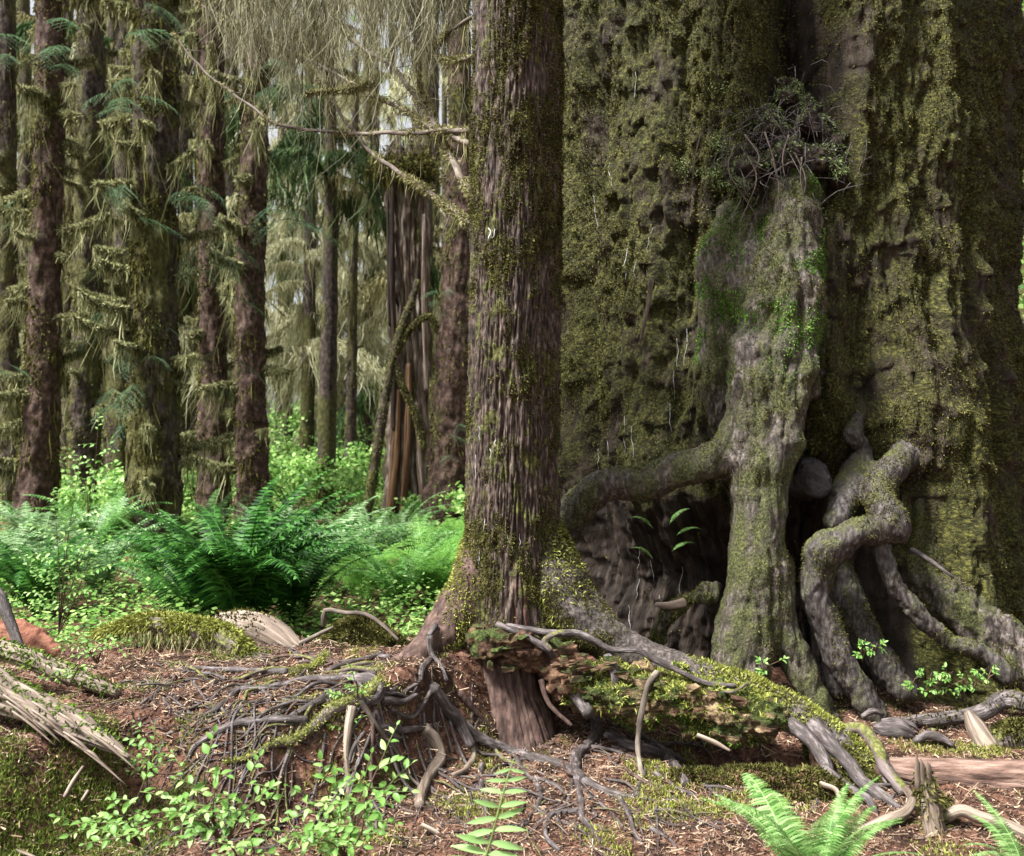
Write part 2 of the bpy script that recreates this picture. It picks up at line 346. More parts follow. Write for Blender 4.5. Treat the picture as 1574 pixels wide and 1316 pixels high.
ys = np.concatenate([-axis(0, -3.0, .03, 60, 24)[::-1], yd, axis(0, 6.6, .03, 260, 60)])
ys = np.unique(np.concatenate([np.linspace(-60, 3.0, 30), yd, axis(0, 6.6, .03, 260, 60)]))
XX, YY = np.meshgrid(xs, ys); ZZ = H(XX, YY)
GV = np.stack([XX, YY, ZZ], -1).reshape(-1, 3); GF = grid_faces(len(xs), len(ys), False)
ground = mk('ground', GV, GF, M['soil'], None, GV); ground['kind'] = 'structure'
def hit(px, py, lift=0.):
    Y = np.arange(2.6, 40, .01); P = P3(px, py, Y) if 0 else np.stack([(px - CX) / FPX * Y, Y, EYE - (py - CY) / FPX * Y], -1)
    h = H(P[:, 0], P[:, 1]); k = np.argmax(P[:, 2] < h); k = k if P[k, 2] < h[k] else 150
    q = P[k].copy(); q[2] = h[k] + lift; return q
def zat(x, y): return float(H(np.array([x]), np.array([y]))[0])

# ------------------------------------------------------------------ smooth-union bodies (roots that fork)
def surfnets(f, org, h):
    ins = f < 0; nx, ny, nz = f.shape
    c = np.zeros((nx - 1, ny - 1, nz - 1), int)
    for a in (0, 1):
        for b in (0, 1):
            for d in (0, 1): c += ins[a:nx - 1 + a, b:ny - 1 + b, d:nz - 1 + d]
    act = np.argwhere((c > 0) & (c < 8)); idx = np.full(c.shape, -1, np.int64); idx[tuple(act.T)] = np.arange(len(act))
    cor = [(a, b, d) for a in (0, 1) for b in (0, 1) for d in (0, 1)]
    acc = np.zeros((len(act), 3)); cnt = np.zeros(len(act))
    for p in cor:
        for ax in range(3):
            if p[ax]: continue
            q = list(p); q[ax] = 1
            A = f[tuple((act + p).T)]; B = f[tuple((act + q).T)]; m = (A < 0) != (B < 0)
            t = np.where(m, A / (A - B + 1e-12), 0); pos = np.tile(np.array(p, float), (len(act), 1)); pos[:, ax] += t
            acc[m] += pos[m]; cnt[m] += 1
    V = org + (act + acc / cnt[:, None]) * h; F = []
    for ax in range(3):
        sl0 = [slice(None)] * 3; sl1 = [slice(None)] * 3; sl0[ax] = slice(0, -1); sl1[ax] = slice(1, None)
        a, b = ins[tuple(sl0)], ins[tuple(sl1)]; e = np.argwhere(a != b); o1, o2 = [k for k in range(3) if k != ax]
        e = e[(e[:, o1] > 0) & (e[:, o2] > 0) & (e[:, o1] < f.shape[o1] - 1) & (e[:, o2] < f.shape[o2] - 1)]
        u = np.zeros(3, int); u[o1] = 1; v = np.zeros(3, int); v[o2] = 1
        Q = np.stack([idx[tuple((e - u - v).T)], idx[tuple((e - v).T)], idx[tuple(e.T)], idx[tuple((e - u).T)]], 1)
        fl = a[tuple(e.T)] ^ (ax == 1); Q[~fl] = Q[~fl][:, ::-1]; F.append(Q)
    return V, np.concatenate(F)
def vnormals(V, F):
    n = np.cross(V[F[:, 2]] - V[F[:, 0]], V[F[:, 3]] - V[F[:, 1]]); N = np.zeros_like(V)
    for k in range(4):
        for d in range(3): N[:, d] += np.bincount(F[:, k], n[:, d], len(V))
    return N / (np.linalg.norm(N, axis=1)[:, None] + 1e-12)
def blob(chains, h, k, disp=None, squash=1.):
    """smooth union of chains of (point, radius); returns a displaced mesh"""
    segs = []
    for ch in chains:
        p, r = spline([c[0] for c in ch], [c[1] for c in ch], max(.012, min(.05, .3 * min(c[1] for c in ch)))) if len(ch) > 1 else (np.array([ch[0][0]]), np.array([ch[0][1]]))
        segs.append((p, r))
    lo = np.min([np.min(p - r[:, None], 0) for p, r in segs], 0) - .1; hi = np.max([np.max(p + r[:, None], 0) for p, r in segs], 0) + .1
    n = np.ceil((hi - lo) / h).astype(int); f = np.full(n, .25, np.float32)
    ax = [lo[d] + np.arange(n[d]) * h for d in range(3)]
    for p, r in segs:
        loc = np.full(n, .25, np.float32)
        for q, rr in zip(p, r):
            a = np.maximum(0, ((q - rr - .2 - lo) / h).astype(int)); b = np.minimum(n, ((q + rr + .2 - lo) / h).astype(int) + 1)
            s = tuple(slice(a[d], b[d]) for d in range(3))
            d = np.sqrt((ax[0][s[0], None, None] - q[0]) ** 2 + (ax[1][None, s[1], None] - q[1]) ** 2 + (ax[2][None, None, s[2]] - q[2]) ** 2) - rr
            loc[s] = np.minimum(loc[s], d)
        hh = np.clip(.5 + .5 * (f - loc) / k, 0, 1); f = f * (1 - hh) + loc * hh - k * hh * (1 - hh)
    V, F = surfnets(f, lo, h)
    N = vnormals(V, F)
    if disp is not None: V = V + N * disp(V, N)[:, None]
    return V, F
def PR(px, py, Y, r): return (P3(px, py, Y), r / FPX * Y)

# ------------------------------------------------------------------ the giant tree
GC = np.array([2.03, 7.48])
def giant_R(ph, z):
    """radius at angle ph (degrees, 0 faces the camera, positive to the right) and height z"""
    def lobe(c, w, a, z0, z1, soft=.3):
        return a * np.exp(-((ph - c) / w) ** 2) * ss(z0 - soft, z0 + soft, z) * (1 - ss(z1 - soft, z1 + soft, z))
    r = 1.62 - .02 * (z - 2) + .30 * np.exp(-np.maximum(z, 0) / .8) * ss(10, 60, np.abs(ph))
    r = r + lobe(4 + 2 * np.sin(z * 2), 7.5, -.75, 3.0, 12, .4) + lobe(-50 + 3 * np.sin(z * 1.3), 5, -.15, -1, 4.2) + lobe(-76, 15, .15, -1, 12)
    r = r + lobe(33 + 3 * np.sin(z * 2), 11, .34, -1, 2.1, .7) + lobe(56, 6, -.26, -1, 2.3, .6) + lobe(20, 5, -.10, .5, 2.6, .4)
    r = r + lobe(-14, 26, -.5, -1, .9, .3) + lobe(10, 16, -.42, -1, 1.35, .4) + lobe(-30, 7, .10, -1, 1.6, .6) + lobe(38, 5, .1, 2.4, 12) + lobe(70, 5, -.08, -1, 12)
    r = r + lobe(-22, 4, -.05, 1.4, 12) + lobe(-36, 5, .05, 1.0, 12)
    return r
gt = thing('giant_tree', (GC[0], GC[1], 0), 'enormous moss covered old tree with knotted stilt roots filling the right side', 'tree')
phs = np.concatenate([np.linspace(-112, 112, 520), np.linspace(112, 248, 60)[1:-1]])
zs = np.concatenate([np.arange(-.15, 5.4, .0125), np.linspace(5.42, 14, 40)])
PH, ZG = np.meshgrid(phs, zs)
TH = np.radians(PH - 105.2)
D0 = np.stack([np.cos(TH), np.sin(TH), ZG * 0], -1)
q = np.stack([np.cos(TH) * 1.6, np.sin(TH) * 1.6, ZG], -1)
rr = giant_R(np.where(PH > 180, PH - 360, PH), ZG)
cl = fbm(q * np.array([2.2, 2.2, 1.1]), 5, 21)
rid = 1 - np.abs(noise(q * np.array([7, 7, 1.6]) + .4 * fbm(q * 2, 2, 4)[..., None], 31)) * 2.2
lump = np.maximum(0, fbm(q * np.array([8, 8, 6.5]), 3, 41)) 
rr = rr + .06 * cl + .10 * noise(q * np.array([4.5, 4.5, .55]) + .3 * noise(q, 2)[..., None], 22) + .05 * rid * ss(-.2, .4, noise(q * .9, 3) + .2) + .05 * lump + .018 * fbm(q * np.array([20, 20, 8]), 4, 51) - .030 * (1 - ss(0, .3, np.abs(noise(q * np.array([13, 13, 1.6]) + .5 * noise(q * 3, 12)[..., None], 53)))) - .016 * (1 - ss(0, .35, np.abs(noise(q * np.array([27, 27, 4]), 54))))
GVt = D0 * rr[..., None]; GVt = GVt + np.array([GC[0], GC[1], 0]); GVt[..., 2] = ZG - .03 * np.maximum(0, lump) 
GVt = GVt.reshape(-1, 3); GFt = grid_faces(len(phs), len(zs))
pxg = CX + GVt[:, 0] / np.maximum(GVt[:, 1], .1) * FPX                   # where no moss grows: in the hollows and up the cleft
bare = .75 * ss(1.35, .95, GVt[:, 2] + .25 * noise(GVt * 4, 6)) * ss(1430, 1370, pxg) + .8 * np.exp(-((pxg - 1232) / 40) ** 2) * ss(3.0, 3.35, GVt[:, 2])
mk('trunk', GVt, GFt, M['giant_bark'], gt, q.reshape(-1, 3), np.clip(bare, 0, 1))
# moss fur on the trunk
nf = (len(phs)) * (len(zs) - 1)
g = Geo()
vis = GFt.reshape(-1, 4)
fc = GVt[vis[:, 0]]; keep = (fc[:, 2] < 5.3) & (((fc[:, 0] - GC[0]) * GC[0] + (fc[:, 1] - GC[1]) * GC[1]) < 1.2)
visF = vis[keep]
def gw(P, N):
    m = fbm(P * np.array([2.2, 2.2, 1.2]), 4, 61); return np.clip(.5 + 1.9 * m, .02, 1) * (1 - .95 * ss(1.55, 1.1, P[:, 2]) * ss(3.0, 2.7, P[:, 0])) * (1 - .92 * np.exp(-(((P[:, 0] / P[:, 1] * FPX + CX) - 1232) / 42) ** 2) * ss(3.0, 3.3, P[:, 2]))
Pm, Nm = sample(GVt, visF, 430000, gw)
blades(g, Pm, Nm, .017, .0036, .35, .9)
Pm, Nm = sample(GVt, visF, 60000, lambda P, N: np.clip(2.8 * fbm(P * np.array([4, 4, 3.2]), 4, 71) - .5, 0, 1) * ss(1.0, 1.5, P[:, 2]))
blades(g, Pm, Nm, .022, .0030, .7, .9)
g.build('moss', M['moss_dark'], gt, kind='stuff')
# smooth forked roots
dispR = lambda V, N: -.03 * (1 - ss(0, .35, np.abs(noise(V * np.array([5.5, 5.5, .9]) + .3 * noise(V * 2, 5)[:, None], 36)))) + .028 * fbm(V * np.array([6, 6, 5]), 2, 55) + .018 * fbm(V * np.array([9, 9, 3.5]), 4, 5) + .028 * fbm(V * 3.1, 2, 6) + .007 * fbm(V * 32, 3, 8) + .012 * noise(V * np.array([16, 16, 9]), 71) - .016 * (1 - ss(0, .25, np.abs(noise(V * np.array([12, 12, 2.2]), 33))))
def giant_root(chains, h=.014, k=.11, m='root_bark', moss=26000, name='root', label=None, mm='moss_dark', bright=None, disp=dispR):
    V, F = blob(chains, h, k, disp)
    o = mk(name, V, F, M[m], gt, V)
    if label: o['label'] = label
    if moss:
        g = Geo(); P, N = sample(V, F, moss * 3, lambda P, N: np.clip(2.2 * fbm(P * 3, 4, 81) + .05 + .35 * N[:, 2] - .5 * N[:, 0] * 0, 0, 1))
        blades(g, P, N, .013, .0024, .3, .8)
        mo = g.build('moss', M[mm], o, kind='stuff')
    return V, F, o
colm = [
    [PR(1215, 200, 6.25, 20), PR(1210, 280, 5.98, 36), PR(1208, 350, 5.84, 52), PR(1204, 450, 5.76, 66), PR(1198, 540, 5.70, 62), PR(1185, 620, 5.64, 58), PR(1172, 700, 5.57, 50), PR(1165, 800, 5.52, 44), PR(1158, 890, 5.48, 44), PR(1140, 960, 5.45, 40), PR(1130, 1040, 5.42, 38), PR(1125, 1110, 5.42, 38)],
    [PR(1190, 880, 5.48, 26), PR(1200, 950, 5.45, 26), PR(1222, 1010, 5.42, 25), PR(1248, 1065, 5.38, 24), PR(1268, 1110, 5.36, 24)],
[PR(1175, 270, 6.1, 24), PR(1142, 335, 6.03, 36), PR(1118, 400, 5.98, 50), PR(1120, 480, 6.03, 50), PR(1118, 570, 6.1, 52), PR(1108, 650, 6.2, 50), PR(1100, 750, 6.36, 44)],
    [PR(1160, 550, 5.68, 36), PR(1150, 620, 5.62, 36), PR(1126, 682, 5.58, 32), PR(1084, 712, 5.56, 28), PR(1036, 724, 5.58, 28), PR(990, 744, 5.6, 28), PR(944, 742, 5.6, 26), PR(902, 764, 5.64, 27), PR(868, 806, 5.7, 29), PR(835, 862, 5.78, 30), PR(800, 940, 5.85, 30)],
    [PR(1262, 290, 6.12, 26), PR(1270, 400, 6.02, 28), PR(1262, 500, 5.96, 26), PR(1245, 600, 5.86, 24)],
    [PR(1165, 950, 5.42, 26), PR(1160, 1010, 5.38, 24), PR(1150, 1060, 5.36, 24)],
]
dispS = lambda V, N: .013 * fbm(V * np.array([9, 9, 6]), 4, 5) + .005 * fbm(V * np.array([34, 34, 14]), 3, 8) - .008 * (1 - ss(0, .25, np.abs(noise(V * np.array([24, 24, 5]) + .5 * noise(V * 6, 4)[:, None], 38))))
def dispC(V, N):
    w = ss(1.05, 1.3, V[:, 0]) * ss(.7, 1.7, V[:, 2]); return w * dispR(V, N) + (1 - w) * dispS(V, N) - .018 * (1 - w) * (V[:, 0] > 1.1) * (1 - ss(0, .3, np.abs(noise(V * np.array([9, 9, 1.2]), 36))))
cV, cF, cO = giant_root(colm, disp=dispC, moss=50000, label='broad root column with a long arm reaching left and two legs')
g = Geo(); P_, N_ = sample(cV, cF, 240000, lambda P, N: np.clip(2.2 * fbm(P * 3.3, 3, 91) + .25, 0, 1) * ss(1.7, 2.4, P[:, 2]) )
mat('moss_vivid', [(.035, .075, .012), (.09, .19, .028), (.22, .38, .07)], (5, 5, 5), 'pos', bump=0, rnd=.4, rlo=.25, rhi=.75, rough=.9, spec=.1, trans=.25)
blades(g, P_, N_, .014, .0026, .5, .8); g.build('green_moss', M['moss_vivid'], cO, kind='stuff')
giant_root([
    [PR(1392, 560, 6.0, 22), PR(1408, 630, 5.9, 26), PR(1398, 690, 5.8, 24), PR(1366, 728, 5.66, 23), PR(1350, 758, 5.56, 22), PR(1360, 784, 5.48, 24), PR(1368, 806, 5.44, 25), PR(1345, 816, 5.40, 23), PR(1318, 816, 5.38, 22), PR(1296, 834, 5.40, 22), PR(1272, 852, 5.43, 26), PR(1256, 886, 5.45, 25), PR(1254, 924, 5.44, 22), PR(1276, 973, 5.42, 23), PR(1302, 1033, 5.38, 23), PR(1335, 1085, 5.34, 22), PR(1352, 1118, 5.34, 20)],
    [PR(1262, 846, 5.42, 24), PR(1270, 832, 5.44, 20)], [PR(1285, 800, 5.6, 20), PR(1300, 760, 5.7, 24), PR(1318, 720, 5.8, 20)],
    [PR(1378, 812, 5.44, 16), PR(1388, 830, 5.5, 10)], [PR(1300, 600, 6.0, 14), PR(1316, 640, 5.9, 10), PR(1310, 668, 5.82, 16), PR(1330, 690, 5.84, 9), PR(1328, 712, 5.80, 13), PR(1340, 742, 5.8, 14)],
    [PR(1420, 715, 5.85, 16), PR(1404, 700, 5.8, 20)], [PR(1262, 940, 5.5, 18), PR(1272, 1000, 5.58, 20), PR(1284, 1060, 5.55, 18)],
], k=.07, h=.012, m='dark_root', disp=dispS, moss=16000, label='twisted root looping over itself before running down to the ground')
giant_root([[PR(1352, 830, 5.45, 14), PR(1373, 894, 5.42, 14), PR(1408, 939, 5.4, 14), PR(1457, 983, 5.38, 13), PR(1512, 1003, 5.34, 13), PR(1545, 1035, 5.3, 15)]], h=.011, k=.03, moss=1200, m='dark_root', disp=dispS)
giant_root([[PR(1395, 850, 5.8, 26), PR(1443, 909, 5.68, 34), PR(1500, 955, 5.58, 40), PR(1570, 1010, 5.48, 44), PR(1640, 1070, 5.4, 46), PR(1700, 1120, 5.4, 44)],
            [PR(1395, 700, 5.95, 30), PR(1410, 780, 5.88, 34), PR(1440, 860, 5.85, 36)]], moss=22000, label='thick mossy root slanting down to the right')
giant_root([[PR(1290, 880, 5.75, 24), PR(1320, 960, 5.66, 25), PR(1350, 1010, 5.6, 24), PR(1388, 1062, 5.54, 22)]], moss=5000, m='dark_root', disp=dispS)
giant_root([[PR(1108, 900, 5.56, 10), PR(1070, 920, 5.5, 12), PR(1040, 932, 5.48, 10), PR(1020, 950, 5.5, 11), PR(1012, 985, 5.55, 12)]], h=.012, k=.03, moss=2500)
tube_obj('root', [P3(1052, 926, 5.44), P3(1030, 931, 5.42), P3(1008, 929, 5.4)], [.028, .022, .014], M['pale_wood'], gt, seg=8)
for px, py, Y, r, mm in ((1246, 734, 5.58, 27, 'burl'), (1256, 574, 5.78, 11, 'burl')):
    s = rng.integers(99)
    V, F = blob([[PR(px, py - r * .3, Y + .08, r * .8)], [PR(px + r * .3, py + r * .45, Y + .07, r * .75)], [PR(px - r * .2, py + r * .1, Y + .2, r * 1.2)]], .009, .06, lambda V, N: .018 * fbm(V * 9, 3, s) + .005 * fbm(V * 40, 2, s))
    mk('burl', V, F, M[mm], gt, V)
# pale resin runs down the bark
from mathutils.bvhtree import BVHTree
bvh = BVHTree.FromPolygons([tuple(v) for v in GVt[:(len(phs) * 460)].tolist()], [tuple(f) for f in GFt[:len(phs) * 458][::1].tolist()])
def on_giant(px, py, lift=.003):
    d = Vector(((px - CX) / FPX, 1, -(py - CY) / FPX)).normalized(); h = bvh.ray_cast(Vector((0, 0, EYE)), d, 20)
    return (np.array(h[0]) + np.array(h[1]) * lift * (1 if h[1].dot(d) < 0 else -1)) if h[0] else P3(px, py, 6)
for px, py, ln in ((965, 375, 55), (975, 400, 30), (958, 640, 60), (968, 655, 48), (935, 660, 45), (1030, 620, 50), (1036, 570, 45), (1043, 520, 50), (912, 300, 60), (978, 110, 50), (1028, 700, 28), (920, 690, 36), (1004, 350, 40),
                   (1000, 860, 40), (985, 890, 30), (1048, 870, 45), (965, 930, 40),  (985, 845, 30), (1012, 915, 22), (1057, 505, 70), (940, 250, 40)):
    pts = []; x = px
    for k in range(6): x += rng.normal() * 1.8; pts.append(on_giant(x, py + ln * k / 5))
    pts = [p for p in pts if np.linalg.norm(p - pts[0]) < 1.0]
    if len(pts) > 2: tube_obj('resin_run', pts, [.0012, .0030, .0014], M['resin'], gt, seg=5, step=.03, amp=.5, fr=30, squash=.5)
tube_obj('dead_stick', [P3(1001, 430, 5.78), P3(996, 470, 5.8), P3(985, 525, 5.84)], [.018, .013, .009], M['twig'], gt, seg=7)
tube_obj('dead_stick', [P3(1400, 845, 5.5), P3(1430, 862, 5.42), P3(1466, 888, 5.36)], [.02, .014, .008], M['root'], gt, seg=7)
# the tangle of dead rootlets and moss in the cleft
g = Geo()
for k in range(230):
    px, py = 1200 + rng.normal() * 58, 205 + rng.normal() * 44 + rng.exponential(14); p = P3(px, py, 5.72 + .2 * rng.random() - .001 * (py - 215))
    d = rng.normal(size=3) * np.array([.10, .06, .08]); d2 = np.array([rng.normal() * .05, -.02, -rng.uniform(.03, .16)])
    geo_tube(g, [p, p + d * .6 + d2 * .3, p + d + d2], [.0035, .0016], seg=3, step=.06, amp=0)
g.build('rootlet_tangle', M['root'], gt, kind='stuff')
for px, py, r_ in ((1150, 262, 26), (1205, 250, 30), (1262, 242, 26), (1180, 200, 24), (1240, 190, 26), (1130, 285, 18), (1212, 150, 18), (1285, 262, 16)):
    Yc = 5.9 - .002 * (py - 230); s_ = int(px)
    V, F = blob([[PR(px, py, Yc, r_ * .8)], [PR(px + rng.normal() * 16, py + 8, Yc + .08, r_ * .8)], [PR(px + rng.normal() * 10, py - 12, Yc + .16, r_)]], .013, .05, lambda V, N: .05 * fbm(V * 8, 4, s_) + .02 * fbm(V * 30, 2, s_))
    o = mk('moss_clump', V, F, M['humus'], gt, V); g = Geo(); P_, N_ = sample(V, F, 5000, lambda P, N: np.clip(.2 + 1.1 * N[:, 2] + 1.5 * fbm(P * 8, 2, 4), 0, 1)); blades(g, P_, N_, .02, .0026, .5, .9)
    g.build('moss', M['moss_pale'], o, kind='stuff')
g = Geo(); Pm, Nm = [], []
for k in range(60):
    px, py = (1190 + rng.normal() * 60, 215 + rng.normal() * 45) if k % 2 else (1120 + rng.normal() * 30, 265 + rng.normal() * 22); p = on_giant(px, py, .06)
    Pm.append(p + rng.normal(size=(60, 3)) * np.array([.04, .03, .02])); 
Pm = np.concatenate(Pm); blades(g, Pm, np.tile([0, -.8, .4], (len(Pm), 1)), .016, .0022, .5, .9); g.build('moss_tuft', M['moss_pale'], gt, kind='stuff')
for k in range(9):
    px = 1195 + rng.normal() * 45; y0 = 200 + rng.random() * 50; Y = 5.75
    tube_obj('hanging_rootlet', [P3(px, y0, Y), P3(px + rng.normal() * 14, y0 + 40, Y - .03), P3(px + rng.normal() * 16, y0 + 80 + rng.random() * 30, Y)], [.006, .003], M['twig'], gt, seg=5, amp=0)

# ------------------------------------------------------------------ the tree in the middle
CT = np.array([-.003, 5.2])
ct = thing('hemlock_tree', (CT[0], CT[1], .4), 'straight brown furrowed tree in the middle, standing on a rotten log', 'tree')
phs = np.concatenate([np.linspace(-110, 110, 330), np.linspace(110, 250, 50)[1:-1]]); zs = np.concatenate([np.arange(.30, 4.3, .011), np.linspace(4.35, 10, 30)])
PH, ZG = np.meshgrid(phs, zs); TH = np.radians(PH - 90); pw = np.where(PH > 180, PH - 360, PH)
rr = .246 - .004 * (ZG - 2)
b = np.maximum(0, 1.28 - ZG); ft = .5 + .5 * ss(.28, .50, ZG)
rr = rr + .03 * b ** 1.5 + np.exp(-((pw - 75) / 38) ** 2) * (.48 * np.maximum(0, 1.0 - ZG) ** 2 + .02 * b) + np.exp(-((pw + 78) / 34) ** 2) * (.28 * np.maximum(0, .92 - ZG) ** 1.7) \
    + np.exp(-((pw - 5) / 20) ** 2) * .10 * np.maximum(0, .9 - ZG) + .014 * np.cos(np.radians(pw * 3 + 20)) * (ZG < 9)
q = np.stack([np.cos(TH) * .25, np.sin(TH) * .25, ZG], -1)
wq = q * np.array([34, 34, 3.4]) + .35 * fbm(q * np.array([5, 5, 2.2]), 2, 3)[..., None]
fur = ss(0, .30, np.abs(noise(wq, 12))); fu2 = ss(0, .34, np.abs(noise(q * np.array([38, 38, 4.0]) + .3 * noise(q * 9, 2)[..., None], 15)))
kb = 1 - .6 * np.exp(-((pw - 60) / 35) ** 2) * ss(1.1, .8, ZG)
rr = rr - kb * .012 * (1 - fur) - kb * .010 * (1 - fu2) + kb * .006 * noise(q * np.array([26, 26, 13]), 44) + kb * .004 * noise(q * np.array([50, 50, 40]), 45) + .010 * fbm(q * np.array([5, 5, 2]), 3, 7) + .004 * fbm(q * np.array([60, 60, 22]), 2, 9)
rr = rr * ft
V = np.stack([np.cos(TH) * rr + CT[0] + .01 * (ZG - 1), np.sin(TH) * rr + CT[1], ZG], -1).reshape(-1, 3); F = grid_faces(len(phs), len(zs))
mk('trunk', V, F, M['center_bark'], ct, q.reshape(-1, 3))
ctV, ctF = V, F[V[F[:, 0], 2] < 4.1]
def cw(P, N):
    m = fbm(P * np.array([6, 6, 3]), 4, 14); z = P[:, 2]
    a = -.26 + .44 * ss(1.5, 2.5, z) + .42 * ss(1.15, .75, z) + .20 * np.abs(N[:, 0]) + .12 * N[:, 0] * ss(.8, 1.0, z)
    return np.clip(1.9 * (m + a), 0, 1)
g = Geo(); P_, N_ = sample(ctV, ctF, 300000, cw); P_ = P_ + N_ * .004; blades(g, P_, N_, .011, .0021, .4, .8)
P_, N_ = sample(ctV, ctF, 16000, lambda P, N: cw(P, N) ** 2 * .8); blades(g, P_, N_, .018, .0020, .7, .9); g.build('moss', M['moss_dark'], ct, kind='stuff')
# white lichen scars on its bark
for px, py, ln, w in ((752, 350, 18, 5), (760, 352, 14, 4), (762, 675, 26, 4), (770, 680, 20, 3), (778, 830, 34, 3), (788, 828, 30, 3), (797, 905, 14, 5), (736, 655, 30, 2), (780, 812, 30, 3), (800, 820, 26, 2), (744, 780, 40, 2), (737, 850, 22, 3), (754, 690, 20, 3), (729, 700, 40, 2)):
    pts = []
    for k in range(5):
        x = px + rng.normal() * 1.2; z = EYE - (py + ln * k / 4 - CY) / FPX * 4.97; xx = (x - CX) / FPX * 4.97
        pts.append([xx, CT[1] - math.sqrt(max(.0, .246 ** 2 - xx ** 2)) - .002, z])
    tube_obj('lichen_scar', pts, [w * .0010, w * .0018, w * .0009], M['resin'], ct, seg=6, step=.012, amp=.6, fr=60, squash=.45)
# big surface roots of the middle tree
cdisp = lambda V, N: .012 * fbm(V * 7, 4, 5) + .004 * fbm(V * 40, 2, 8)
def croot(chains, m='root_bark', moss=0, mm='moss_bright', h=.012, k=.05, name='root', label=None, mw=None, parent=None, disp=cdisp, ml=.024):
    V, F = blob(chains, h, k, disp); o = mk(name, V, F, M[m], parent or ct, V)
    if label: o['label'] = label
    if moss:
        g = Geo(); P, N = sample(V, F, moss, mw or (lambda P, N: np.clip(1.5 * N[:, 2] + 1.5 * fbm(P * 5, 3, 17) - .35, 0, 1)))
        blades(g, P, N, ml, .0035, .2, .6); g.build('moss', M[mm], o, kind='stuff')
    return V, F, o
bigroot = [[PR(812, 800, 5.22, 40), PR(828, 855, 5.19, 52), PR(852, 905, 5.15, 56), PR(888, 950, 5.08, 46), PR(950, 992, 5.02, 30), PR(1010, 1018, 4.98, 27), PR(1080, 1042, 4.9, 25), PR(1150, 1062, 4.82, 24), PR(1215, 1092, 4.74, 23), PR(1280, 1135, 4.6, 22), PR(1330, 1172, 4.48, 18)]]
BV, BF, BO = croot(bigroot, 'gray_root', 60000, label='long gray root arching right over the rotten log, yellow moss on its end',
      mw=lambda P, N: np.clip(1.2 * N[:, 2] + 2 * fbm(P * 6, 3, 17) + .3, 0, 1) * (ss(.85, 1.1, P[:, 0]) + .3 * ss(.45, .25, P[:, 0])), ml=.026)
g = Geo(); P_, N_ = sample(BV, BF, 120000, lambda P, N: np.clip(.5 + 2.2 * fbm(P * 6, 3, 47), 0, 1) * ss(.62, .35, P[:, 0])); blades(g, P_, N_, .012, .0022, .4, .8); g.build('dark_moss', M['moss_dark'], BO, kind='stuff')
croot([[PR(762, 820, 5.22, 44), PR(742, 890, 5.18, 48), PR(706, 948, 5.12, 42), PR(660, 995, 5.0, 26), PR(625, 1022, 4.95, 22), PR(590, 1042, 4.92, 17), PR(560, 1050, 4.9, 12)]], 'red_root', 22000, mm='moss_bright', label='reddish root running down to the left', mw=lambda P, N: np.clip(.9 + 2 * fbm(P * 7, 3, 3), 0, 1) * ss(-.42, -.27, P[:, 0]), ml=.018)
# old trunk foot under the tree
tube_obj('trunk_foot', [P3(775, 985, 5.12), P3(780, 1030, 5.06), P3(790, 1080, 5.02), P3(800, 1128, 4.98), P3(806, 1175, 4.96)], [.17, .15, .15, .175, .23], M['red_root'], ct, seg=120, step=.008, amp=.08, fr=5, ridges=.10, rfr=30)
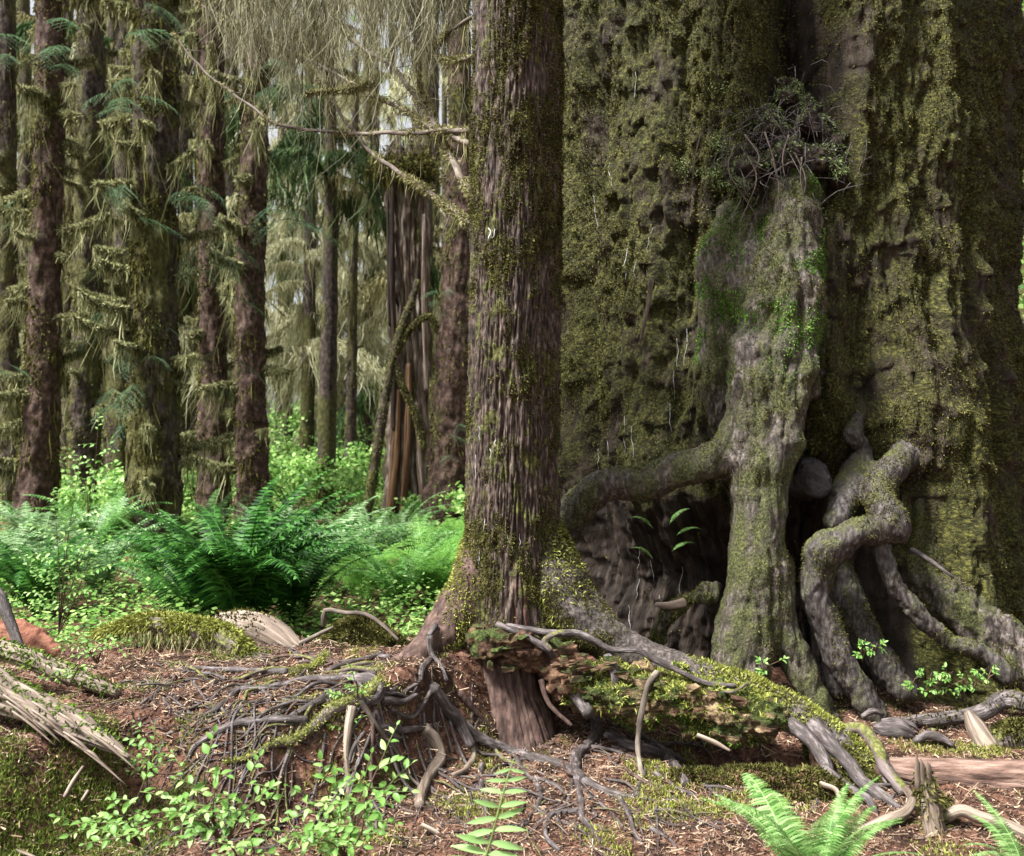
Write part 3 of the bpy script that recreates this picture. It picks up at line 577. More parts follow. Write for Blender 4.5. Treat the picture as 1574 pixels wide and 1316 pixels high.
# roots traced over the ground (pixel path, radius at start and end in pixels, material, lift)
ROOTS = [
    ([(440,1037),(400,1034),(348,1033),(293,1033),(261,1051),(233,1072),(201,1101)], 6, 2, 'root'),
    ([(575,1044),(540,1046),(476,1049),(439,1056),(403,1062),(366,1065),(339,1088),(316,1101),(256,1133)], 8, 3, 'root'),
    ([(366,1060),(320,1078),(274,1097),(215,1117)], 3, 1.5, 'root'),
    ([(585,1056),(558,1078),(517,1097),(485,1124),(448,1142),(421,1149),(384,1168),(348,1181)], 11, 3, 'mossy_root'),
    ([(545,1048),(570,1052),(584,1064),(580,1080),(560,1090)], 10, 8, 'root'),
    ([(540,1092),(537,1120),(535,1150),(535,1180),(533,1229)], 8, 4, 'pale_wood'),
    ([(470,1116),(435,1115),(375,1117),(348,1124),(316,1138),(297,1156),(288,1179)], 7, 3, 'root'),
    ([(512,1069),(485,1083),(462,1097),(444,1106)], 6, 3, 'root'),
    ([(553,1087),(576,1115),(595,1142),(613,1170),(627,1197),(654,1220)], 5, 2, 'twig'),
    ([(650,1133),(668,1150),(676,1172),(662,1195),(648,1218),(645,1242)], 11, 8, 'pale_wood'),
    ([(585,1124),(613,1124),(640,1124),(663,1126)], 6, 5, 'root'),
    ([(585,1083),(613,1083),(640,1074)], 7, 4, 'root'),
    ([(455,1036),(485,1030),(500,1012)], 6, 8, 'mossy_root'),
    ([(500,1034),(526,1026),(572,1014),(600,1012)], 4, 5, 'root'),
    ([(520,1040),(560,1030),(590,1020)], 4, 4, 'root'),
    ([(460,1022),(500,1020),(540,1018),(590,1008)], 3, 4, 'root'),
    ([(662,1068),(686,1099),(706,1122),(716,1140),(723,1156)], 13, 8, 'root'),
    ([(704,1118),(743,1142),(788,1160),(832,1172),(873,1185),(897,1201),(934,1221),(975,1227)], 10, 4, 'root'),
    ([(906,1095),(918,1122),(910,1144),(888,1162),(885,1185),(897,1203)], 10, 8, 'root'),
    ([(885,1201),(893,1233),(897,1258),(914,1286),(934,1314)], 6, 3, 'root'),
    ([(893,1250),(861,1254),(845,1258),(841,1290),(861,1314)], 5, 2.5, 'root'),
    ([(845,1258),(832,1268),(812,1285),(806,1300)], 3, 1.5, 'root'),
    ([(934,1136),(967,1152),(999,1160),(1028,1172),(1044,1189),(1056,1209)], 12, 7, 'root'),
    ([(942,1115),(971,1128),(1007,1148),(1036,1164),(1068,1181),(1129,1189),(1150,1197)], 6, 3, 'root'),
    ([(706,1071),(735,1103),(763,1132)], 6, 4, 'red_root'),
    ([(735,1103),(742,1125),(752,1140)], 4, 2, 'red_root'),
    ([(1007,1193),(1040,1213),(1068,1225),(1072,1242)], 4, 2, 'root'),
    ([(954,1229),(967,1258),(979,1290),(1007,1310)], 4, 2, 'root'),
    ([(1044,1185),(1080,1205),(1105,1225)], 5, 2, 'root'),
    ([(975,1227),(985,1205),(991,1186)], 4, 3, 'root'),
    ([(723,1152),(728,1170),(716,1185),(697,1192)], 6, 4, 'pale_wood'),
    ([(743,1180),(736,1210),(722,1240),(715,1262)], 5, 2, 'root'),
    ([(738,1205),(744,1240),(748,1265)], 4, 2, 'root'),
    ([(788,1160),(800,1180),(812,1195),(840,1215)], 5, 2, 'root'),
    ([(820,1200),(850,1212),(872,1225)], 5, 2, 'root'),
    ([(826,1212),(830,1232),(826,1252)], 5, 2, 'root'),
    ([(893,1215),(925,1240),(950,1262),(962,1280)], 4, 1.5, 'root'),
    ([(1003,1250),(1030,1246),(1060,1252)], 3, 1.5, 'root'),
    ([(1000,1275),(1025,1290),(1040,1306)], 4, 2, 'root'),
    ([(668,1010),(648,1033),(645,1051),(617,1069)], 5, 3, 'root'),
    ([(600,1098),(630,1110),(645,1094),(660,1070)], 4, 4, 'root'),
    ([(574,1100),(590,1130),(620,1136)], 5, 3, 'root'),
    ([(660,1210),(690,1228),(730,1240),(770,1262)], 3, 1.5, 'root'),
    ([(560,1260),(590,1240),(630,1248),(680,1270)], 3, 1.5, 'root'),
    ([(300,1050),(306,1062),(318,1078)], 3, 1.5, 'root'),
    ([(250,1075),(262,1092),(256,1104)], 2.5, 1.2, 'root'),
    ([(340,1090),(352,1104),(356,1120)], 2.5, 1.2, 'root'),
    ([(403,1062),(430,1075),(470,1078)], 3, 1.5, 'root'),
    ([(448,1142),(430,1132),(420,1124)], 3, 1.5, 'twig'),
]
for path, r0, r1, m in ROOTS:
    pts = []; 
    for k, (px, py) in enumerate(path):
        h = hit(px, py); r = (r0 + (r1 - r0) * k / (len(path) - 1)) / FPX * h[1]; h[2] += r * .45; pts.append(h)
    tube_obj('root', pts, [r0 / FPX * 4.4, r1 / FPX * 4.2], M[m], ct, seg=12, step=.016, amp=.3, fr=9, wob=.012, seed=int(rng.integers(60)))
# fine rootlets, random, over the mound
for k in range(110):
    px, py = rng.uniform(200, 1120), 0; py = rng.uniform(1035, 1150) if px < 560 else rng.uniform(1110, 1300)
    h = hit(px, py); an = rng.uniform(0, 6.28); L = rng.uniform(.08, .34); pts = [h]
    for j in range(4):
        an += rng.normal() * .5; x, y = pts[-1][0] + math.cos(an) * L / 4, pts[-1][1] + math.sin(an) * L / 4; pts.append(np.array([x, y, zat(x, y) + rng.uniform(-.004, .014)]))
    tube_obj('rootlet', pts, [rng.uniform(.004, .009), .0015], M[random.choice(['root', 'root', 'twig', 'red_root'])], ct, seg=5, step=.04, amp=.1)
for o in [x for x in ct.children if x.name.startswith('root') and x.data.materials[0] == M['mossy_root']]:
    n_ = len(o.data.vertices); v = np.zeros(n_ * 3, np.float32); o.data.vertices.foreach_get('co', v); v = v.reshape(-1, 3); nn = np.zeros(n_ * 3, np.float32); o.data.vertices.foreach_get('normal', nn); nn = nn.reshape(-1, 3)
    k = rng.integers(n_, size=n_ * 5); up = nn[k, 2] + rng.random(len(k)) > .5; k = k[up]; g = Geo(); blades(g, v[k] + rng.normal(size=(len(k), 3)) * .004, nn[k], .014, .0024, .1, .7); g.build('moss', M['moss_bright'], o, kind='stuff')
def wander(px, py, dx, dy, L, r0, depth=0):
    h = hit(px, py); e = hit(px + dx * 30, py + dy * 30); an = math.atan2(e[1] - h[1], e[0] - h[0]); n_ = max(4, int(L / .07)); pts = [h]; lf = rng.uniform(0, 5)
    for j in range(n_):
        an += rng.normal() * .28; x, y = pts[-1][0] + math.cos(an) * L / n_, pts[-1][1] + math.sin(an) * L / n_
        pts.append(np.array([x, y, zat(x, y) + r0 * (.55 + 1.1 * math.sin(lf + j * .9)) + .006]))
        if depth < 2 and rng.random() < .30: q = pts[-1]; f = FPX / q[1]; sd = rng.choice([-1, 1]); wander(CX + q[0] * f, CY - (q[2] - EYE) * f, dx + sd * rng.uniform(.3, .9) * (-dy if dy else 1), dy + sd * rng.uniform(.1, .5), L * (1 - j / n_) * .7 + .08, r0 * .6, depth + 1)
    tube_obj('root', pts, [r0, r0 * .7, r0 * .28], M[random.choice(['root', 'root', 'root', 'mossy_root', 'red_root'])], ct, seg=8, step=.025, amp=.3, fr=9, seed=int(rng.integers(60)))
for px, py, dx, dy, L, r0 in ((600, 1022, -1, .12, 1.1, .011), (590, 1030, -1, .25, 1.3, .013), (560, 1040, -1, .5, .9, .010), (540, 1020, -1, 0, 1.0, .008), (560, 1060, -.8, .8, .8, .010), (575, 1090, -.5, 1, .6, .012), (610, 1060, -.3, 1, .5, .010), (640, 1060, -.2, 1, .6, .011), (520, 1055, -1, .3, .9, .009),
        (480, 1035, -1, .3, .9, .008), (430, 1045, -1, .6, .7, .008), (500, 1080, -.9, .5, .7, .009), (460, 1010, -1, .1, .8, .007), (650, 1100, .1, 1, .5, .010), (690, 1110, .3, 1, .5, .010), (720, 1140, .6, .8, .5, .009), (760, 1150, .5, .8, .5, .009), (820, 1150, .9, .5, .6, .010), (860, 1170, .8, .6, .6, .009),
        (900, 1150, .9, .4, .7, .010), (940, 1150, .9, .4, .8, .011), (960, 1180, .8, .6, .6, .008), (880, 1200, .2, 1, .5, .008), (900, 1230, .6, .8, .4, .007), (980, 1190, .9, .5, .7, .008), (1010, 1170, 1, .3, .6, .008), (840, 1230, -.4, 1, .4, .007), (780, 1180, -.3, 1, .45, .008), (740, 1190, -.2, 1, .4, .008),
        (1240, 1200, .2, 1, .4, .011), (1280, 1200, .5, .8, .5, .012), (1320, 1200, .7, .8, .45, .011), (1350, 1190, .8, .5, .5, .010), (600, 1130, -.6, .8, .5, .008), (560, 1130, -.7, .7, .5, .008), (420, 1120, -.8, .6, .5, .007), (380, 1100, -.9, .5, .6, .007), (640, 1150, .3, 1, .4, .007), (700, 1200, .5, .6, .5, .007), (760, 1210, .8, .4, .5, .006), (820, 1240, .6, .6, .4, .007), (870, 1260, .9, .5, .4, .006), (930, 1200, .7, .7, .5, .007), (960, 1240, .9, .5, .4, .006), (1000, 1220, .8, .6, .5, .007), (1040, 1200, .9, .4, .5, .008), (1080, 1210, .8, .5, .4, .006), (700, 1250, -.5, .8, .3, .006), (620, 1200, .4, .9, .4, .006), (660, 1180, .8, .5, .5, .007), (900, 1120, .9, .3, .6, .009), (1100, 1180, .9, .4, .5, .007), (780, 1270, .9, .2, .5, .006), (500, 1130, -.4, .9, .4, .007), (470, 1120, -.5, .9, .4, .006), (260, 1060, -.9, .3, .5, .006), (330, 1040, -1, .2, .6, .007)):
    wander(px, py, dx, dy, L, r0)
AIR = [
    ([(1011,1034,4.72),(995,1055,4.66),(987,1095,4.62),(979,1144,4.58),(983,1177,4.5),(995,1209,4.36),(1003,1228,4.28),(1028,1246,4.2),(1028,1272,4.1)], 5, 3, 'twig'),
    ([(763,961,4.88),(804,977,4.84),(841,998,4.8),(850,1010,4.8)], 6, 4, 'root'),
    ([(780,962,4.9),(845,973,4.84),(885,973,4.8),(914,985,4.78),(938,998,4.76),(979,1000,4.74),(1007,1014,4.72),(1040,1030,4.7),(1085,1050,4.66),(1129,1055,4.62)], 6, 4, 'root'),
    ([(845,1000,4.78),(835,985,4.8),(860,972,4.82),(880,972,4.82)], 5, 4, 'mossy_root'),
    ([(832,1045,4.85),(845,1083,4.8),(877,1115,4.74)], 5, 3, 'red_root'),
    ([(935,1005,4.78),(946,1046,4.74),(926,1071,4.76),(918,1090,4.8)], 8, 6, 'root'),
    ([(876,1060,4.86),(895,1080,4.78),(906,1097,4.7)], 12, 10, 'root'),
    ([(659,978,4.86),(663,1005,4.84),(677,1023,4.8),(686,1046,4.76)], 5, 3, 'root'),
    ([(659,978,4.88),(672,960,4.95)], 5, 4, 'root'),
    ([(1090,1060,4.64),(1125,1064,4.58),(1150,1050,4.58)], 3, 2, 'mossy_root'),
    ([(1190,1098,4.66),(1222,1118,4.54),(1246,1138,4.46),(1262,1160,4.38),(1272,1185,4.3),(1258,1221,4.2),(1252,1243,4.1),(1237,1276,3.96)], 13, 6, 'root'),
    ([(1250,1112,4.6),(1276,1140,4.47),(1303,1170,4.38),(1328,1203,4.26),(1357,1225,4.18),(1385,1248,4.1)], 12, 8, 'root'),
    ([(1268,1180,4.3),(1288,1199,4.22),(1314,1217,4.14),(1336,1232,4.08),(1346,1261,4.0)], 7, 5, 'root'),
    ([(1290,1125,4.6),(1325,1122,4.56),(1350,1150,4.46),(1361,1180,4.36),(1390,1218,4.24)], 10, 9, 'mossy_root'),
    ([(1262,1205,4.16),(1285,1215,4.1),(1291,1238,4.02)], 4, 3, 'pale_wood'),
]
for path, r0, r1, m in AIR:
    tube_obj('root', [P3(*p) for p in path], [r0 / FPX * 4.6, r1 / FPX * 4.4], M[m], ct, seg=12, step=.016, amp=.3, fr=9, wob=.008, seed=int(rng.integers(60)))

# ------------------------------------------------------------------ the rotten log under it
nl = thing('rotten_nurse_log', (.9, 4.75, .2), 'crumbling orange rotten log under the middle tree, moss on top, dark hollow beneath', 'log')
def crumble(V, N):
    q = V * np.array([7, 7, 26]); st = np.floor(q + .6 * fbm(V * 6, 2, 2)[:, None]); c = noise(st * .73 + .31, 5)
    return .05 * c + .045 * fbm(V * 8, 4, 3) + .01 * fbm(V * 34, 2, 4)
V, F = blob([[PR(900, 1052, 4.9, 40), PR(960, 1066, 4.84, 44), PR(1030, 1078, 4.78, 44), PR(1100, 1092, 4.7, 42), PR(1160, 1104, 4.64, 36), PR(1185, 1110, 4.6, 30)]], .009, .05, crumble)
mk('log_body', V, F, M['rotten_pale'], nl, V)
g = Geo(); P_, N_ = sample(V, F, 30000, lambda P, N: np.clip(1.6 * N[:, 2] + 2 * fbm(P * 5, 3, 17) - .5, 0, 1)); blades(g, P_, N_, .03, .0035, .3, .6); g.build('moss', M['moss_bright'], nl, kind='stuff')
P_, N_ = sample(V, F, 16000, lambda P, N: np.clip(3 * fbm(P * 5, 3, 27) - .3, 0, 1)); g = Geo(); blades(g, P_, N_, .016, .003, .3, .6); g.build('green_moss', M['moss_green'], nl, kind='stuff')
V, F = blob([[PR(745, 985, 4.95, 24), PR(775, 990, 4.9, 30), PR(812, 1000, 4.92, 28)], [PR(850, 1020, 4.92, 30), PR(880, 1040, 4.9, 36), PR(925, 1050, 4.86, 32)]], .009, .04, crumble)
o = mk('log_end', V, F, M['rotten_wood'], nl, V)
# hanging crumbs and blocks of rotten wood
for k in range(46):
    t = rng.random(); 
    px, py, Y = ((rng.uniform(735, 815), rng.uniform(965, 1030), 4.82) if k % 5 == 0 else (rng.uniform(850, 960), rng.uniform(1010, 1085), 4.74) if k % 5 < 3 else (1000 + 190 * t, 1052 + 40 * t + rng.uniform(-8, 34), 4.66 - .16 * t))
    w, d, hh = rng.uniform(.012, .034), rng.uniform(.012, .03), rng.uniform(.004, .016)
    c = np.array([(a, b, cc) for cc in (-1, 1) for a, b in ((-1, -1), (1, -1), (1, 1), (-1, 1))], float) * [w, d, hh] * (1 + rng.normal(size=(8, 3)) * .34)
    an = rng.normal() * .4; ro = np.array([[math.cos(an), -math.sin(an), 0], [math.sin(an), math.cos(an), 0], [rng.normal() * .15, 0, 1]]); c = c @ ro.T + P3(px, py, Y)
    fcs = [(0, 3, 2, 1), (4, 5, 6, 7), (0, 1, 5, 4), (1, 2, 6, 5), (2, 3, 7, 6), (3, 0, 4, 7)]
    mk('wood_block', c, np.array(fcs), M[random.choice(['rotten_pale', 'rotten_wood', 'rotten_pale'])], nl, c, smooth=False)
# mossy slab below/behind the hollow
V, F = blob([[PR(1040, 1200, 4.45, 16), PR(1100, 1208, 4.4, 24), PR(1170, 1214, 4.32, 30), PR(1235, 1216, 4.25, 34), PR(1290, 1226, 4.2, 28)], [PR(1262, 1150, 4.62, 26), PR(1300, 1190, 4.45, 34), PR(1330, 1225, 4.35, 30)]], .012, .06, lambda V, N: .02 * fbm(V * 8, 3, 3))
o = mk('log_foot', V, F, M['rotten_wood'], nl, V); g = Geo()
P_, N_ = sample(V, F, 36000, lambda P, N: np.clip(1.0 + .8 * N[:, 2] + 2 * fbm(P * 4, 3, 17), 0, 1) * .8); blades(g, P_, N_, .026, .0035, .3, .6); g.build('moss', M['moss_dark'], nl, kind='stuff')

# ------------------------------------------------------------------ loose logs, stumps and sticks
def log(name, label, cat, path, radii, m, moss=0, mm='moss_bright', seg=40, amp=.1, ridges=.1, mw=None, ml=.03, group=None, step=.014, squash=1., fr=5., rfr=9, name2='log_body'):
    pts = [P3(*p) for p in path]; c = np.mean(pts, 0); t = thing(name, c, label, cat, group)
    V, F, tc = tube(pts, [r / FPX * p[2] for r, p in zip(radii, path)], seg=seg, step=step, amp=amp, fr=fr, ridges=ridges, rfr=rfr, seed=int(rng.integers(80)), squash=squash)
    mk(name2, V, F, M[m], t, tc, np.full(len(V), .5))
    if moss:
        g = Geo(); P, N = sample(V, F, moss, mw or (lambda P, N: np.clip(1.3 * N[:, 2] + 1.5 * fbm(P * 5, 3, 17) + .1, 0, 1)))
        N = N * np.sign(np.sum(N * (P - c), 1) + 1e-9)[:, None] if 0 else N
        blades(g, P, N, ml, .0038, .4, .6); g.build('moss', M[mm], t, kind='stuff')
    return t, V, F
t, V, F = log('fallen_log', 'splintered gray log slanting down at the left edge', 'log', [(-90, 1030, 4.15), (-20, 1052, 4.05), (60, 1092, 3.95), (120, 1118, 3.86), (165, 1142, 3.78), (198, 1164, 3.72)], [42, 40, 34, 28, 16, 4], 'pale_wood', 2500, 'moss_green', ridges=.28, amp=.22, rfr=14, squash=.7)
for k in range(14):
    u = rng.random(); a = P3(-10 + 150 * u + rng.normal() * 8, 1060 + 75 * u + rng.uniform(-16, 24), 3.84 - .1 * u); d = np.array([.12, -.03, -.075]) * rng.uniform(.7, 1.8)
    tube_obj('splinter', [a, a + d * .5 + [0, 0, .008], a + d], [.006, .012, .002], M['pale_wood'], t, seg=6, step=.03, amp=.3, squash=.5)
log('fallen_log', 'thin weathered log behind the splintered gray log at left', 'log', [(-60, 985, 4.6), (30, 1008, 4.5), (90, 1032, 4.4), (140, 1050, 4.33), (182, 1066, 4.28)], [14, 16, 15, 12, 7], 'pale_wood', 2500, 'moss_green', ridges=.2, rfr=12)
t, V, F = log('mossy_log', 'arched branch log covered with a thick yellow green moss fringe below the big fern', 'log', [(150, 978, 5.5), (185, 968, 5.45), (225, 958, 5.4), (270, 962, 5.35), (320, 972, 5.3), (355, 985, 5.25), (382, 1012, 5.22)], [9, 12, 15, 17, 18, 18, 16], 'mossy_root', 14000, 'moss_bright', ml=.035)
g = Geo(); c, r = spline([P3(p[0], p[1] + 8, p[2]) for p in [(200, 960, 5.4), (270, 966, 5.3), (340, 984, 5.22), (378, 1006, 5.2)]], [.1, .1], .004)
P_ = c[rng.integers(len(c), size=700)] + rng.normal(size=(700, 3)) * np.array([.01, .03, .012]); strands(g, P_, .13 * rng.exponential(.7, 700), .003, 4, .45); g.build('moss_fringe', M['moss_hang'], t, kind='stuff')
log('driftwood_log', 'smooth pale gray log end beside the mossy arched log', 'log', [(335, 955, 5.65), (365, 962, 5.6), (405, 970, 5.5), (435, 985, 5.4), (462, 1004, 5.3), (476, 1014, 5.25)], [14, 24, 27, 22, 11, 3], 'pale_wood', 3500, 'moss_dark', ridges=.12, rfr=10, amp=.06,
    mw=lambda P, N: np.clip(1.5 * N[:, 2] + fbm(P * 6, 3, 2) - .3, 0, 1) * ss(-1.25, -1.6, P[:, 0]))
t = thing('mossy_mound', P3(550, 1000, 5.4), 'hump of yellow green moss with a bare stick over it, left of the middle tree', 'mound')
V, F = blob([[PR(515, 990, 5.45, 22), PR(545, 978, 5.4, 30), PR(580, 986, 5.35, 24), PR(615, 1000, 5.25, 16)]], .012, .05, lambda V, N: .015 * fbm(V * 9, 3, 3))
mk('mound_body', V, F, M['mossy_root'], t, V); g = Geo(); P_, N_ = sample(V, F, 16000, lambda P, N: np.clip(.6 + N[:, 2], 0, 1)); blades(g, P_, N_, .03, .004, .2, .6); g.build('moss', M['moss_dark'], t, kind='stuff')
for pth in ([(498, 962, 5.3), (500, 938, 5.3), (530, 942, 5.28), (562, 944, 5.2), (590, 962, 5.15), (612, 984, 5.1)], [(462, 990, 5.3), (490, 975, 5.25), (512, 964, 5.22)]):
    tube_obj('stick', [P3(*p) for p in pth], [.016, .012, .008], M['twig'], t, seg=7, amp=.15)
log('peeled_log', 'bare pinkish peeled log lying on the ground at the right edge', 'log', [(1350, 1180, 4.42), (1400, 1188, 4.40), (1460, 1195, 4.38), (1530, 1200, 4.36), (1600, 1202, 4.35), (1700, 1204, 4.34)], [16, 24, 28, 31, 34, 36], 'peeled_log', ridges=.10, rfr=11, amp=.12, seg=72)
t, V, F = log('broken_stump', 'thin upright jagged stump behind the light green fern at bottom right', 'stump', [(1446, 1330, 3.85), (1440, 1290, 3.86), (1430, 1240, 3.88), (1422, 1205, 3.9), (1420, 1178, 3.9)], [20, 18, 17, 14, 7], 'pale_wood', 1500, 'moss_dark', ridges=.25, rfr=12, amp=.15, name2='wood')
for dx, hh in ((-9, 14), (-2, 8), (8, 4)): tube_obj('splinter', [P3(1420 + dx, 1215, 3.88), P3(1419 + dx, 1178 - hh * .3, 3.88), P3(1417 + dx, 1174 - hh, 3.88)], [.014, .01, .002], M['pale_wood'], t, seg=6)
t, V, F = log('mossy_stump', 'small mossy knuckle of wood leaning against the jagged stump', 'stump', [(1440, 1230, 4.05), (1448, 1258, 4.0), (1452, 1290, 3.95)], [16, 22, 20], 'mossy_root', 5000, 'moss_dark')
log('fallen_branch', 'smooth pale branch curving out of the bottom right corner', 'branch', [(1440, 1262, 3.9), (1475, 1246, 3.9), (1503, 1256, 3.88), (1547, 1270, 3.85), (1590, 1288, 3.8), (1640, 1300, 3.8)], [9, 10, 10, 11, 11, 11], 'pale_wood', seg=16, ridges=.05)
log('fallen_branch', 'bent pale branch behind the light green fern, left of the jagged stump', 'branch', [(1300, 1290, 3.85), (1330, 1277, 3.88), (1360, 1263, 3.9), (1390, 1250, 3.95), (1402, 1230, 4.0), (1392, 1212, 4.1)], [7, 9, 10, 9, 7, 5], 'pale_wood', seg=16, ridges=.05)
log('surface_root', 'long gray root snaking along the bare soil at the right edge', 'root', [(1370, 1112, 5.3), (1408, 1108, 5.25), (1456, 1104, 5.2), (1510, 1095, 5.15), (1540, 1076, 5.15), (1580, 1080, 5.1), (1640, 1090, 5.0)], [5, 9, 11, 13, 14, 15, 15], 'root', 1200, 'moss_dark', seg=20, ridges=.05)
log('surface_root', 'lumpy gray root knuckle below the stilt roots', 'root', [(1345, 1118, 5.1), (1362, 1122, 5.06), (1385, 1124, 5.02), (1404, 1132, 5.0)], [8, 16, 17, 7], 'root', 0, seg=24, amp=.25)
log('surface_root', 'short dark curved root on the soil above the peeled log', 'root', [(1405, 1140, 4.95), (1425, 1130, 4.95), (1445, 1134, 4.93), (1466, 1146, 4.9)], [5, 7, 7, 4], 'root', 0, seg=14)
log('surface_root', 'thin dark root bending at the foot of the twisted root', 'root', [(1325, 1102, 5.2), (1342, 1093, 5.2), (1358, 1098, 5.2)], [4, 5, 3], 'root', 0, seg=12)
log('surface_root', 'thin root arching over the soil beside the root knuckle', 'root', [(1355, 1108, 5.1), (1380, 1106, 5.08), (1402, 1114, 5.05), (1412, 1124, 5.05)], [3, 4, 4, 2], 'root', 0, seg=12)
log('broken_snag', 'short broken gray snag leaning by the mossy mound at the right edge', 'stump', [(1488, 1095, 5.0), (1500, 1118, 4.95), (1520, 1150, 4.9)], [7, 15, 18], 'pale_wood', 0, ridges=.25, rfr=12, name2='wood')
log('moss_mound', 'round mossy hump on the soil at the right edge', 'mound', [(1530, 1142, 4.9), (1560, 1134, 4.9), (1620, 1138, 4.9)], [16, 24, 26], 'mossy_root', 7000, 'moss_dark', name2='mound_body')
log('leaning_root', 'dark bare root leaning over red rotten wood at the left edge', 'root', [(-20, 895, 5.1), (0, 920, 5.05), (15, 955, 5.0), (32, 1000, 4.95)], [10, 10, 9, 8], 'root', 0, seg=14)
V, F = blob([[PR(-20, 985, 5.3, 34), PR(30, 978, 5.3, 26), PR(62, 990, 5.25, 18), PR(88, 1002, 5.2, 8)]], .014, .05, lambda V, N: .03 * fbm(V * 7, 4, 3))
mat('red_rot', [(.08, .03, .018), (.22, .09, .055), (.36, .18, .12)], (14, 14, 14), 'pos', bump=1, bdist=.02)
tag(mk('rotten_wood_heap', V, F, M['red_rot'], None, V), 'heap of crumbling red rotten wood at the left edge under the ferns', 'wood heap')
for pth, r, lb in (([(100, 1225, 3.7), (112, 1203, 3.72), (128, 1178, 3.75)], 3.5, 'short pale splinter standing on the mossy bank at lower left'), ([(126, 1231, 3.68), (136, 1215, 3.7)], 2.5, 'tiny pale wood chip beside the standing splinter'),
                   ([(-20, 1300, 3.6), (20, 1306, 3.58), (56, 1318, 3.55)], 3.5, 'gray stick in the bottom left corner'), ([(340, 1172, 4.0), (365, 1162, 4.0), (392, 1168, 3.98)], 3, 'pale forked twig above the leafy plants at lower left'),
                   ([(1440, 1278, 3.85), (1420, 1290, 3.8), (1406, 1284, 3.8)], 3, 'thin twig at the foot of the jagged stump'), ([(1072, 1130, 4.55), (1100, 1142, 4.5), (1122, 1154, 4.45)], 3.5, 'gray stick lying in the hollow under the rotten log'),
                   ([(648, 1268, 3.85), (668, 1278, 3.83), (684, 1290, 3.8)], 3.5, 'pale stick on the litter below the middle tree')):
    log('stick', lb, 'stick', pth, [r, r * 1.1, r * .6][:len(pth)], 'pale_wood', seg=8, ridges=0, name2='wood')

# ------------------------------------------------------------------ litter and ground moss
def scatter_ground(n, px0, px1, py0, py1, wfn=None):
    ux = rng.uniform(px0, px1, n * 2); uy = rng.uniform(py0, py1, n * 2); P = []
    for a, b in zip(ux[:0], uy[:0]): pass
    Yv = np.arange(2.8, 9, .02)
    X = (ux[:, None] - CX) / FPX * Yv; Z = EYE - (uy[:, None] - CY) / FPX * Yv
    hh = H(X, np.broadcast_to(Yv, X.shape)); k = np.argmax(Z < hh, 1); ok = Z[np.arange(len(k)), k] < hh[np.arange(len(k)), k]
    P = np.stack([X[np.arange(len(k)), k], Yv[k], hh[np.arange(len(k)), k]], 1)[ok][:n]
    P[:, :2] += rng.normal(size=(len(P), 2)) * .02; P[:, 2] = H(P[:, 0], P[:, 1]); return P
GP = np.stack([rng.uniform(-3, 3.2, 150000), rng.uniform(3.0, 6.2, 150000)], 1); GP = np.column_stack([GP, H(GP[:, 0], GP[:, 1])])
n = 80000; P = GP[:n]; an = rng.uniform(0, math.pi, n); d = np.stack([np.cos(an), np.sin(an), rng.normal(size=n) * .25], 1); L = rng.uniform(.004, .022, (n, 1)) * rng.choice([1, 1, 1, 1, 1, 2.6], (n, 1)); sd = np.stack([-np.sin(an), np.cos(an), rng.normal(size=n) * .5], 1)
w = rng.uniform(.0008, .0022, (n, 1)); a_, b_ = P + [0, 0, .006] - d * L, P + [0, 0, .008] + d * L
V = np.stack([a_ - sd * w, a_ + sd * w, b_ + sd * w, b_ - sd * w], 1).reshape(-1, 3); g = Geo(); g.add(V, (np.arange(n)[:, None] * 4 + np.arange(4)[None]), None, np.repeat(rng.random(n), 4))
n = 50000; P = GP[80000:130000] + [0, 0, .006]; A = rng.normal(size=(n, 3)) * [1, 1, .3]; A /= np.linalg.norm(A, axis=1)[:, None]; B = np.cross(A, rng.normal(size=(n, 3)) * .35 + [0, 0, 1]); s = rng.uniform(.002, .008, (n, 1))
g.add(np.stack([P - A * s, P - B * s * .6, P + A * s * 1.2, P + B * s * .5], 1).reshape(-1, 3), np.arange(n)[:, None] * 4 + np.arange(4)[None], None, np.repeat(rng.random(n), 4))
tag(g.build('needle_litter', M['litter'], kind='stuff'), 'fallen needles, twigs and bark bits over the brown forest floor', 'litter')
def mossmask(P):
    x, y = P[:, 0], P[:, 1]; m = fbm(P * 2.2, 4, 77)
    left = ss(-1.15, -1.55, x) * ss(4.0, 3.8, y); mid = .55 * np.exp(-((x - .6) / .45) ** 2 - ((y - 4.2) / .35) ** 2); rt = .7 * np.exp(-((x - .95) / .4) ** 2 - ((y - 4.05) / .25) ** 2)
    hang = .3 * np.exp(-((x + .75) / .5) ** 2 - ((y - 4.1) / .15) ** 2)
    return np.clip(2.0 * m - .55 + 1.4 * left + 1.2 * (mid + rt + hang), 0, 1)
P = GP[rng.random(len(GP)) < mossmask(GP)]; P = np.repeat(P, 4, 0) + rng.normal(size=(len(P) * 4, 3)) * [.014, .014, 0]; P[:, 2] = H(P[:, 0], P[:, 1])
lf = P[:, 0] < -.9
Q = np.stack([rng.uniform(-2.6, -1.05, 90000), rng.uniform(3.2, 4.1, 90000), np.zeros(90000)], 1); Q = Q[rng.random(90000) < np.clip(.35 + 2 * fbm(Q * 3, 3, 70), 0, 1) * ss(-1.1, -1.5, Q[:, 0])]; Q[:, 2] = H(Q[:, 0], Q[:, 1])
